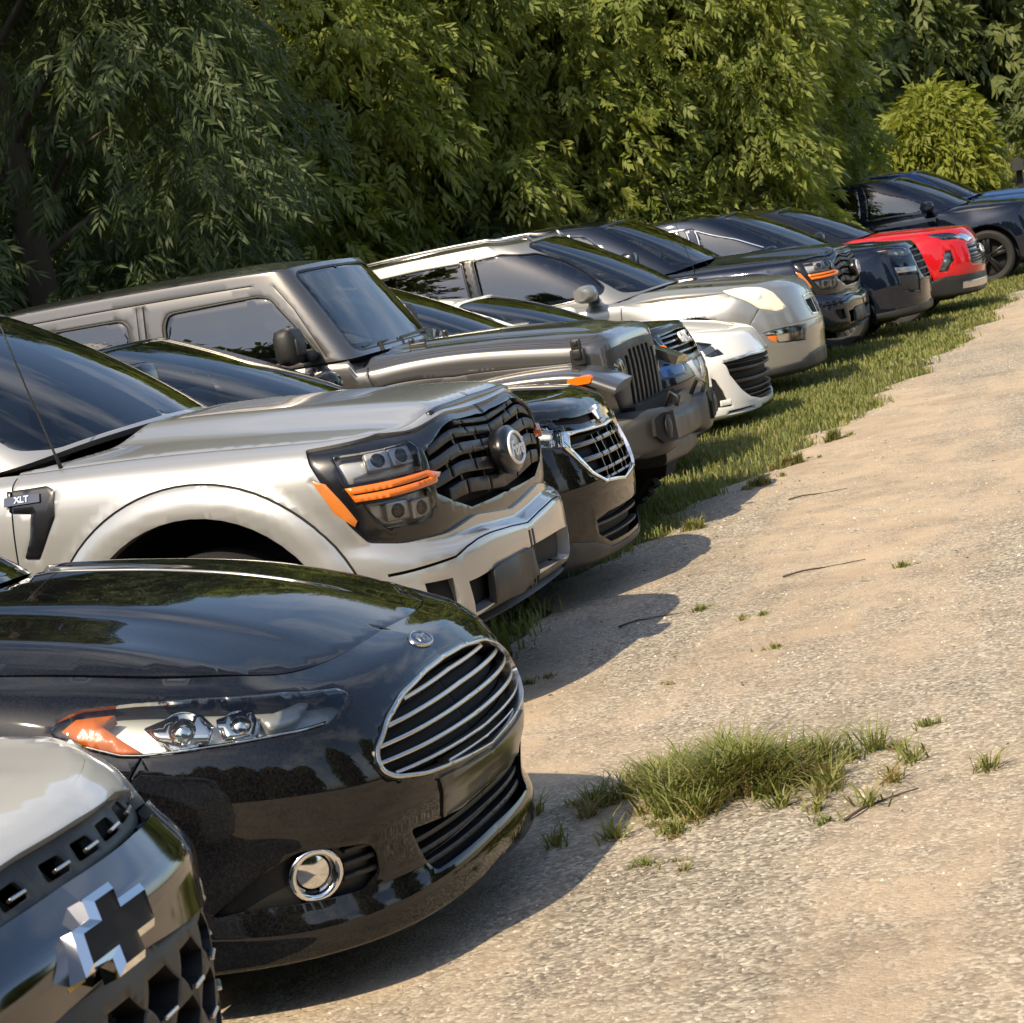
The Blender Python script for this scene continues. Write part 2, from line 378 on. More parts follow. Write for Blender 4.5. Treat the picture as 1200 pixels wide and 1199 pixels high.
def emit(name, d, mat, parent, side='both', shift=(0, 0, 0)):
    """side: 'both' = one mesh over the whole width, 'pair' = two objects, 'right'/'left'"""
    V, N, F = d
    if len(V) == 0: return []
    R = V*np.array([1, -1, 1])+shift; RN = N*np.array([1, -1, 1]); RF = [f[::-1] for f in F]; Lv = V+shift
    if side == 'both':
        n = len(V); return [link_mesh(name, np.vstack([R, Lv]), RF+[tuple(i+n for i in f) for f in F], mat, parent, np.vstack([RN, N]))]
    out = []
    if side in ('pair', 'right'): out.append(link_mesh(name, R, RF, mat, parent, RN))
    if side in ('pair', 'left'): out.append(link_mesh(name, Lv, F, mat, parent, N))
    return out
def join_data(*ds):
    V, N, F = [], [], []
    for d in ds:
        n = len(V); V += [tuple(v) for v in d[0]]; N += [tuple(v) for v in d[1]]; F += [tuple(i+n for i in f) for f in d[2]]
    return np.array(V), np.array(N), F
# simple closed solids, returned as (V, F)
def box_vf(c, d, bev=.0):
    x, y, z = [k/2 for k in d]; cx, cy, cz = c
    if bev <= 0:
        V = [(cx+sx*x, cy+sy*y, cz+sz*z) for sx in (-1, 1) for sy in (-1, 1) for sz in (-1, 1)]
        return V, [(0, 1, 3, 2), (4, 6, 7, 5), (0, 4, 5, 1), (2, 3, 7, 6), (0, 2, 6, 4), (1, 5, 7, 3)]
    # bevelled: rounded rectangle rings
    V, F = [], []
    ring = []
    b = min(bev, x*.9, y*.9, z*.9)
    for zz, k in ((-z, b), (-z+b*.3, b*.3), (-z+b, 0), (z-b, 0), (z-b*.3, b*.3), (z, b)):
        hx, hy = x-k, y-k; r = max(b-k, b*.25); pts = []
        for qx, qy, a0 in ((1, 1, 0), (-1, 1, 90), (-1, -1, 180), (1, -1, 270)):
            for a in (0, 30, 60, 90):
                t = math.radians(a0+a); pts.append((cx+qx*(hx-r)+r*math.cos(t), cy+qy*(hy-r)+r*math.sin(t), cz+zz))
        ring.append(pts)
    for p in ring: V += p
    n = 16
    for k in range(5):
        for i in range(n): F.append((k*n+i, k*n+(i+1) % n, (k+1)*n+(i+1) % n, (k+1)*n+i))
    F.append(tuple(range(n))[::-1]); F.append(tuple(5*n+i for i in range(n)))
    return V, F
def tube_vf(path, r, n=8, cap=True):
    P = [Vector(p) for p in path]; V, F = [], []; rr = r if isinstance(r, (list, tuple)) else [r]*len(P)
    prev = None
    for i, p in enumerate(P):
        t = (P[min(i+1, len(P)-1)]-P[max(i-1, 0)]).normalized()
        a = t.orthogonal().normalized() if prev is None else (prev-t*prev.dot(t)).normalized()
        prev = a; b = t.cross(a)
        for k in range(n):
            w = 2*math.pi*k/n; V.append(tuple(p+(a*math.cos(w)+b*math.sin(w))*rr[i]))
    for i in range(len(P)-1):
        for k in range(n): F.append((i*n+k, i*n+(k+1) % n, (i+1)*n+(k+1) % n, (i+1)*n+k))
    if cap: F.append(tuple(range(n))[::-1]); F.append(tuple((len(P)-1)*n+k for k in range(n)))
    return V, F
def lathe_vf(prof, n=32, axis='y', cut=None):
    """prof [(radius, along axis)], revolved"""
    V, F = [], []
    for r, a in prof:
        for k in range(n):
            w = 2*math.pi*k/n; c, s_ = r*math.cos(w), r*math.sin(w)
            V.append({'y': (c, a, s_), 'x': (a, c, s_), 'z': (c, s_, a)}[axis])
    for i in range(len(prof)-1):
        for k in range(n): F.append((i*n+k, (i+1)*n+k, (i+1)*n+(k+1) % n, i*n+(k+1) % n))
    return V, F
def cat(*vf):
    V, F = [], []
    for v, f in vf:
        n = len(V); V += list(v); F += [tuple(i+n for i in q) for q in f]
    return V, F
def xf(vf, M): return [tuple(M @ Vector(v)) for v in vf[0]], vf[1]
def mirror_y(vf): return [(x, -y, z) for x, y, z in vf[0]], [f[::-1] for f in vf[1]]
def put(name, vf, mat, parent, smooth=False, ang=None):
    o = link_mesh(name, vf[0], vf[1], mat, parent, None, smooth or ang is not None)
    if ang is not None:
        import bmesh
        me = o.data; bm = bmesh.new(); bm.from_mesh(me); bmesh.ops.recalc_face_normals(bm, faces=bm.faces)
        for e in bm.edges: e.smooth = not (len(e.link_faces) == 2 and e.calc_face_angle(0) > math.radians(ang))
        bm.to_mesh(me); bm.free()
    return o
def extrude_poly(poly3, nrm, depth):
    """prism from a planar outline (list of Vector) pushed along -nrm"""
    n = len(poly3); V = [tuple(p) for p in poly3]+[tuple(Vector(p)-Vector(nrm)*depth) for p in poly3]
    F = [tuple(range(n)), tuple(range(2*n-1, n-1, -1))]+[(i, n+i, n+(i+1) % n, (i+1) % n) for i in range(n)]
    return V, F
def empty(name, loc, rz=0, **props):
    o = bpy.data.objects.new(name, None); COL.objects.link(o); o.location = loc; o.rotation_euler = (0, 0, rz); o.empty_display_size = .3
    for k, v in props.items(): o[k] = v
    return o

# ------------------------------------------------------------------ car shapes (x = 0 at the nose, going back; y = half width; z up)
CARS = {}
def add_car(key, pose, con, ribs, hood, hood_x, glass, roof, extra=None, sv=1.6, su=5, bulge=.03, ym=None, gsm=6):
    """con: plan outline; ribs: list of ('y'|'x', where, [(z, offset)]); hood: f(x, y); glass: stations; roof: crown height"""
    c = Contour(con); R = []
    for ax, w, pts in ribs: R.append((0. if (ax == 'y' and w == 0) else c.L if ax == 'e' else c.sy(w) if ax == 'y' else c.sx(w), pts))
    B = body_surf(c, R, hood, extra=extra, sv=sv, su=su)
    d = dict(pose=pose, con=c, body=B, L=-con[-1][0])
    ym = ym or max(p[1] for p in con)
    d['hood'] = field_surf(hood, hood_x[0], hood_x[1], ym)
    G = glass_surf(glass, bulge=bulge, sm=gsm); d['glass'] = G
    tx, ty, tz = G.top[:, 0], G.top[:, 1], G.top[:, 2]
    xa, xb = tx.min(), tx.max(); order = np.argsort(tx)
    def roof_f(x, y, tx=tx, ty=ty, tz=tz, xa=xa, xb=xb, roof=roof):
        xs = np.linspace(xa, xb, 60); k = np.argmax(tx); zz = np.array([np.interp(q, tx[::-1], tz[::-1]) for q in xs]); yy = np.array([max(np.interp(q, tx[::-1], ty[::-1]), .02) for q in xs])
        Z = np.interp(x, xs, zz); Y = np.interp(x, xs, yy); e = np.minimum((x-xa), (xb-x)).clip(0, .5)/.5
        return Z + roof*(1-np.clip(np.abs(y)/Y, 0, 1)**2)*(1-(1-e)**2)
    d['roof'] = field_surf(roof_f, xa, xb, ty.max()*1.001)
    CARS[key] = d
# -- black saloon
def hood_saloon(x, y):
    zc = pchip([-1.9, -1.4, -1.1, -.8, -.5, -.3, -.16, .1], [1.075, 1.05, 1.02, .972, .892, .815, .755, .64], np.ravel(x)).reshape(np.shape(x))
    a = np.abs(y)/.82; k = ss(-.15, -.9, x)
    return zc - (.055+.03*(1-k))*a**2.2 - .03*ss(.70, .95, a) - .012*ss(.30, .42, a)*k + .010*bump(a, .74, .10)*k
SAL_CON = [(0, 0), (-.005, .22), (-.035, .42), (-.10, .60), (-.22, .74), (-.40, .845), (-.65, .90), (-1.0, .92), (-1.6, .925), (-2.4, .925), (-3.2, .925), (-3.9, .915), (-4.4, .87), (-4.7, .76), (-4.83, .55), (-4.87, .25), (-4.87, 0)]
add_car('saloon', (-1.90, 5.79, -.02), SAL_CON, [
 ('y', 0, [(.135, -.11), (.15, -.035), (.215, -.03), (.28, -.05), (.36, -.045), (.44, -.015), (.50, -.012), (.60, -.045), (.70, -.10), (.765, -.16), (.80, -.25)]),
 ('y', .45, [(.135, -.11), (.15, -.03), (.215, -.025), (.28, -.045), (.36, -.035), (.44, -.010), (.51, -.008), (.60, -.035), (.69, -.085), (.75, -.145), (.79, -.235)]),
 ('y', .74, [(.140, -.12), (.155, -.02), (.215, -.010), (.29, -.030), (.37, -.020), (.45, .0), (.52, .0), (.60, -.012), (.68, -.045), (.75, -.11), (.80, -.22)]),
 ('x', -.62, [(.16, -.07), (.18, -.01), (.26, -.004), (.34, -.012), (.42, -.004), (.50, 0), (.58, 0), (.66, -.010), (.75, -.04), (.83, -.10), (.875, -.19)]),
 ('x', -1.0, [(.20, -.05), (.24, -.01), (.30, -.006), (.36, -.006), (.44, 0), (.52, 0), (.62, 0), (.72, -.010), (.82, -.03), (.90, -.08), (.935, -.16)]),
 ('x', -1.5, [(.20, -.07), (.24, -.04), (.30, -.03), (.36, -.02), (.46, -.01), (.56, 0), (.66, 0), (.76, -.008), (.86, -.02), (.94, -.05), (.985, -.11)]),
 ('x', -3.9, [(.22, -.07), (.26, -.04), (.32, -.03), (.38, -.02), (.48, -.01), (.58, 0), (.68, 0), (.80, -.008), (.90, -.02), (1.0, -.05), (1.04, -.11)]),
 ('e', 0, [(.26, -.12), (.30, -.04), (.36, -.01), (.42, 0), (.50, 0), (.60, -.01), (.70, -.03), (.82, -.05), (.93, -.07), (1.0, -.1), (1.04, -.22)])],
 lambda x, y: np.where(x < -1.45, np.minimum(hood_saloon(np.maximum(x, -1.45), y)-.02*np.clip(-1.45-x, 0, 3), 1.05), hood_saloon(x, y)), (-1.75, -.1), [
 ((-1.36, 0, 1.05), (-2.10, 0, 1.43)), ((-1.40, .25, 1.04), (-2.12, .2, 1.425)), ((-1.50, .5, 1.02), (-2.18, .40, 1.41)), ((-1.64, .70, .99), (-2.28, .54, 1.39)), ((-1.80, .78, .98), (-2.38, .58, 1.385)),
 ((-2.3, .82, .98), (-2.6, .59, 1.41)), ((-3.0, .83, 1.0), (-3.0, .59, 1.42)), ((-3.6, .80, 1.02), (-3.35, .57, 1.38)), ((-4.05, .68, 1.03), (-3.6, .48, 1.34)), ((-4.25, .35, 1.03), (-3.7, .25, 1.33)), ((-4.28, 0, 1.03), (-3.72, 0, 1.33))], .045)
# -- silver pickup (and its navy twin)
def hood_pickup(x, y):
    zc = pchip([-1.7, -1.3, -.9, -.5, -.25, -.12, .1], [1.245, 1.235, 1.215, 1.185, 1.160, 1.135, 1.08], np.ravel(x)).reshape(np.shape(x))
    a = np.abs(y); k = ss(-.05, -.35, x)
    return zc + .055*(1-ss(.36, .66, a+.06*ss(-.7, -1.5, x)))*ss(-.06, -.22, x) - .05*(a/.95)**3 - .02*ss(.82, .98, a)
PU_CON = [(0, 0), (-.003, .25), (-.02, .50), (-.065, .72), (-.17, .885), (-.36, .975), (-.60, 1.0), (-1.0, 1.005), (-2, 1.005), (-3, 1.005), (-4, 1.005), (-5, 1.005), (-5.5, 1.0), (-5.82, .95), (-5.89, .7), (-5.89, .35), (-5.89, 0)]
def pickup_extra(s, x, z):
    r = np.hypot(x+.97, z-.42); return .028*ss(.70, .58, r)*ss(1.20, 1.04, z)*ss(-.25, -.45, x) + .02*bump(z, .80, .12)*ss(-1.6, -1.75, x)*0
PU_RIBS = [
 ('y', 0, [(.33, -.14), (.37, -.03), (.48, 0), (.62, 0), (.665, -.012), (.69, -.06), (.75, -.055), (.87, -.05), (.99, -.06), (1.08, -.08), (1.13, -.11), (1.19, -.16)]),
 ('y', .55, [(.33, -.14), (.37, -.03), (.48, 0), (.62, 0), (.67, -.012), (.70, -.06), (.76, -.05), (.87, -.045), (.97, -.05), (1.06, -.07), (1.10, -.10), (1.13, -.15)]),
 ('y', .86, [(.36, -.12), (.40, -.03), (.53, 0), (.63, 0), (.69, -.012), (.73, -.05), (.79, -.035), (.88, -.03), (.97, -.035), (1.05, -.055), (1.09, -.09), (1.13, -.16)]),
 ('x', -.45, [(.50, -.06), (.54, -.02), (.60, 0), (.66, 0), (.72, -.004), (.78, -.008), (.84, -.008), (.92, -.008), (.99, -.014), (1.06, -.03), (1.12, -.07), (1.15, -.14)]),
 ('x', -.97, [(.50, -.06), (.54, -.03), (.60, -.02), (.66, -.01), (.72, -.004), (.78, 0), (.86, 0), (.94, -.002), (1.02, -.01), (1.10, -.03), (1.16, -.07), (1.195, -.14)]),
 ('x', -1.6, [(.45, -.08), (.50, -.05), (.56, -.03), (.64, -.012), (.72, 0), (.80, 0), (.88, 0), (.96, -.002), (1.05, -.012), (1.13, -.03), (1.19, -.06), (1.225, -.12)]),
 ('x', -5.2, [(.48, -.08), (.52, -.05), (.58, -.03), (.66, -.012), (.74, 0), (.82, 0), (.90, 0), (.98, -.002), (1.08, -.012), (1.18, -.03), (1.26, -.05), (1.31, -.09)]),
 ('e', 0, [(.50, -.04), (.54, 0), (.60, 0), (.66, 0), (.72, -.01), (.82, -.05), (.92, -.05), (1.02, -.05), (1.10, -.05), (1.18, -.05), (1.26, -.06), (1.32, -.09)])]
PU_GLASS = [
 ((-1.44, 0, 1.285), (-2.36, 0, 1.84)), ((-1.46, .35, 1.28), (-2.37, .28, 1.835)), ((-1.53, .62, 1.265), (-2.40, .50, 1.825)), ((-1.64, .80, 1.235), (-2.46, .66, 1.81)), ((-1.80, .89, 1.21), (-2.54, .70, 1.805)),
 ((-2.2, .925, 1.21), (-2.72, .715, 1.825)), ((-3.0, .93, 1.22), (-3.08, .72, 1.845)), ((-3.7, .93, 1.23), (-3.65, .715, 1.835)), ((-3.95, .89, 1.24), (-3.80, .68, 1.82)), ((-4.0, .5, 1.25), (-3.86, .38, 1.82)), ((-4.0, 0, 1.25), (-3.87, 0, 1.82))]
def pu_top(x, y): return np.where(x < -1.6, hood_pickup(np.maximum(x, -1.6), y)+.025*np.clip((-1.6-x)/.5, 0, 1.8), hood_pickup(x, y))
for _k, _p in (('pickup', (-2.63, 8.92, -.03)), ('pickup_b', (-3.35, 24.75, -.03))):
    add_car(_k, _p, PU_CON, PU_RIBS, pu_top, (-1.85, -.05), PU_GLASS, .05, extra=pickup_extra)

# -- grey off-roader
JZ = 1.055                                        # the whole car stands on a slight lift
def hood_jeep(x, y):
    zc = pchip([-2.2, -1.6, -1.2, -.8, -.5, -.36, -.28, .1], [1.215, 1.205, 1.195, 1.170, 1.140, 1.118, 1.085, 1.0], np.ravel(x)).reshape(np.shape(x))
    a = np.abs(y); w = .58+.12*ss(-.3, -1.6, x)
    return JZ*zc - .022*(a/w)**2 - .045*ss(w-.10, w+.02, a) + .018*(1-ss(.30, .38, a))*ss(-.42, -.6, x)
JEEP_CON = [(-.30, 0), (-.30, .2), (-.302, .38), (-.32, .52), (-.375, .60), (-.50, .63), (-.8, .65), (-1.2, .69), (-1.5, .725), (-1.66, .755), (-1.85, .785), (-2.3, .80), (-3, .805), (-3.7, .805), (-4.2, .80), (-4.42, .775), (-4.48, .65), (-4.48, .3), (-4.48, 0)]
add_car('jeep', (-2.84, 13.43, -.01), JEEP_CON, [(a, b, [(z*JZ, o) for z, o in r]) for a, b, r in [
 ('y', 0, [(.60, -.04), (.66, 0), (.76, .006), (.86, .006), (.94, .0), (1.0, -.008), (1.05, -.022), (1.085, -.06)]),
 ('y', .5, [(.60, -.04), (.66, 0), (.76, .006), (.86, .006), (.94, .0), (1.0, -.008), (1.04, -.022), (1.07, -.06)]),
 ('x', -.6, [(.58, -.02), (.66, 0), (.76, 0), (.86, 0), (.95, 0), (1.02, -.003), (1.075, -.02), (1.10, -.055)]),
 ('x', -1.5, [(.50, -.02), (.62, 0), (.76, 0), (.90, 0), (1.0, 0), (1.09, -.003), (1.145, -.02), (1.17, -.055)]),
 ('x', -2.0, [(.45, -.03), (.58, 0), (.72, 0), (.86, 0), (1.0, 0), (1.10, -.002), (1.17, -.008), (1.21, -.025)]),
 ('e', 0, [(.45, -.03), (.58, 0), (.72, 0), (.86, 0), (1.0, 0), (1.10, -.002), (1.17, -.008), (1.21, -.025)])]],
 lambda x, y: np.where(x < -1.78, 1.266, np.where(x < -1.66, np.maximum(hood_jeep(x, y), 1.266*ss(-1.66, -1.78, x)), hood_jeep(x, y))), (-1.9, -.25), [((p[0]-.08*(p[0] > -3), p[1], p[2]*JZ), (q[0]-.08*(p[0] > -3), q[1], q[2]*JZ)) for p, q in [
 ((-1.62, 0, 1.21), (-1.98, 0, 1.745)), ((-1.625, .3, 1.21), (-1.985, .28, 1.745)), ((-1.64, .55, 1.21), (-2.0, .50, 1.74)), ((-1.66, .68, 1.205), (-2.01, .61, 1.735)), ((-1.70, .755, 1.205), (-2.04, .665, 1.73)), ((-1.80, .775, 1.205), (-2.12, .680, 1.735)),
 ((-2.2, .785, 1.205), (-2.35, .685, 1.745)), ((-2.9, .79, 1.205), (-2.9, .69, 1.75)), ((-3.6, .79, 1.205), (-3.6, .69, 1.75)), ((-4.2, .785, 1.205), (-4.1, .685, 1.74)), ((-4.42, .75, 1.205), (-4.28, .65, 1.73)), ((-4.45, .4, 1.205), (-4.31, .35, 1.73)), ((-4.45, 0, 1.205), (-4.31, 0, 1.73))]], .05, sv=1.0, su=3, bulge=.008, gsm=2)

# -- crossovers and saloons further along the row, from a handful of measures
def gen(key, pose, L, W, zb, zn, hood_z, hood_x0, cowl, belt, ws_top, roof_z, tumble=.22, nose=(.03, .12, .30, .55), lean=.10, crown=.05, drop=.05, rear=.35, roof=.04, zs=None, ridge=.012):
    """zb sill/bumper bottom, zn most forward height, hood_z = (front edge, at cowl), hood_x0 = set-back of the hood's front edge,
    cowl = x of windscreen base, belt = side window base height, ws_top = x of windscreen top, nose = plan set-back at 40, 65, 85, 97 % of the half width"""
    k = W/.925; n1, n2, n3, n4 = nose
    con = [(0, 0), (-.003, .2*W), (-n1, .42*W), (-n2, .66*W), (-n3, .86*W), (-n4, .965*W), (-n4-.3, .995*W), (-n4-.7, W), (-2, W), (-2.8, W), (-L+1.0, W), (-L+.5, .97*W), (-L+.2, .88*W), (-L+.04, .65*W), (-L, .3*W), (-L, 0)]
    z0, z1 = hood_z; xf_, xm = -hood_x0, (cowl-hood_x0)/2
    def hood(x, y):
        x = np.asarray(x, float); zc = pchip([cowl-.3, cowl, xm, xf_-.12, xf_, xf_+.15, .3], [z1+.01, z1, z1-(z1-z0)*.36, z1-(z1-z0)*.80, z0, z0-.06, z0-.16], np.ravel(x)).reshape(np.shape(x))
        a = np.abs(y)/W; h = zc - crown*a**2.2 - drop*ss(.72, 1.0, a) - ridge*ss(.34, .46, a)*ss(xf_, xm, x) + .8*ridge*bump(a, .76, .08)*ss(xf_+.1, xm, x)
        return np.where(x < cowl-.12, h+(belt-.005-h)*ss(cowl-.12, cowl-.45, x), h)
    zz = zb+(z0-zb); d = z0-zb; sd = belt-zb
    F = lambda o: [(zb, -.10), (zb+.04*d, -.03), (zb+.14*d, -.02), (zb+.28*d, -.012), (zn, 0), (zn+.16*(z0-zn), -.006), (zn+.42*(z0-zn), -.02-o*.15), (zn+.66*(z0-zn), -.035-o*.35), (zn+.86*(z0-zn), -.05-o*.62), (z0, -hood_x0)]
    Fs = lambda zt: [(zb+.01, -.06), (zb+.05, -.02), (zb+.12, -.01), (zb+.22*d, -.005), (zb+.38*d, 0), (zb+.52*d, 0), (zb+.66*d, -.004), (zb+.80*d, -.018), (zb+.92*d, -.05), (zt, -.12)]
    D = lambda: [(zb+.01, -.06), (zb+.06, -.035), (zb+.13, -.025), (zb+.24*sd, -.012), (zb+.42*sd, 0), (zb+.58*sd, 0), (zb+.72*sd, -.003), (zb+.85*sd, -.012), (zb+.95*sd, -.03), (belt, -.075)]
    ribs = [('y', 0, F(lean)), ('y', .5*W, F(lean*.9)), ('y', .86*W, [(z, o*.85) for z, o in F(lean*.7)]), ('x', -n4-.12, Fs(z0+.04)), ('x', -1.15, Fs(z0+.10)), ('x', cowl-.35, D()), ('x', -L+1.1, D()), ('e', 0, D())]
    t = tumble; wt = W-t; r = -L+rear; xt = ws_top; zt = roof_z-roof
    st = [((cowl, 0, z1+.01), (xt, 0, zt)), ((cowl-.03, .28*W, z1+.005), (xt-.01, .30*wt, zt-.003)), ((cowl-.11, .55*W, z1-.01), (xt-.05, .62*wt, zt-.012)), ((cowl-.25, .77*W, z1-.035), (xt-.13, .86*wt, zt-.03)), ((cowl-.42, W-.105, belt-.02), (xt-.24, .965*wt, zt-.035)),
          ((cowl-.75, W-.075, belt-.005), (xt-.45, .99*wt, zt-.012)), ((-2.7, W-.07, belt), (-2.75, wt, zt)), ((-L+1.2, W-.075, belt+.01), (-L+1.35, wt-.01, zt-.02)), ((-L+.65, W-.10, belt+.02), (-L+.80+rear*.4, wt-.03, zt-.05)), ((r+.05, .78*W, belt+.02), (r+.36, .8*wt, zt-.07)), ((r-.02, .4*W, belt+.02), (r+.28, .4*wt, zt-.07)), ((r-.03, 0, belt+.02), (r+.27, 0, zt-.07))]
    add_car(key, pose, con, ribs, hood, (cowl-.5, 0), st, roof, ym=W)
gen('crossover_near', (-1.69, 3.17, 0), 4.65, .92, .20, .62, (.965, 1.08), .16, -1.30, 1.08, -2.30, 1.66)
gen('crossover_black', (-2.79, 11.2, 0), 4.65, .92, .19, .55, (.99, 1.10), .22, -1.28, 1.06, -2.38, 1.63)
gen('crossover_dark', (-3.40, 16.3, 0), 4.63, .92, .22, .62, (1.03, 1.12), .14, -1.25, 1.08, -2.28, 1.68, nose=(.02, .08, .22, .45))
gen('saloon_white', (-3.45, 19.2, 0), 4.7, .91, .12, .52, (.80, .99), .24, -1.30, .97, -2.25, 1.43, rear=.75)
gen('suv_silver', (-3.40, 22.0, -.01), 5.12, 1.0, .19, .55, (1.03, 1.16), .20, -1.28, 1.10, -2.38, 1.84)
gen('suv_dark', (-2.95, 27.6, 0), 4.95, .99, .24, .60, (1.05, 1.14), .16, -1.02, 1.10, -2.05, 1.76)
gen('suv_red', (-2.55, 30.4, 0), 4.86, .97, .24, .62, (1.05, 1.15), .16, -1.30, 1.12, -2.30, 1.70)
gen('suv_navy', (-2.02, 37.6, 0), 4.95, .98, .27, .66, (1.12, 1.25), .16, -1.20, 1.20, -2.20, 1.85)
add_car('pickup_blue', (-1.85, 40.6, -.02), PU_CON, PU_RIBS, pu_top, (-1.85, -.05), PU_GLASS, .05, extra=pickup_extra)

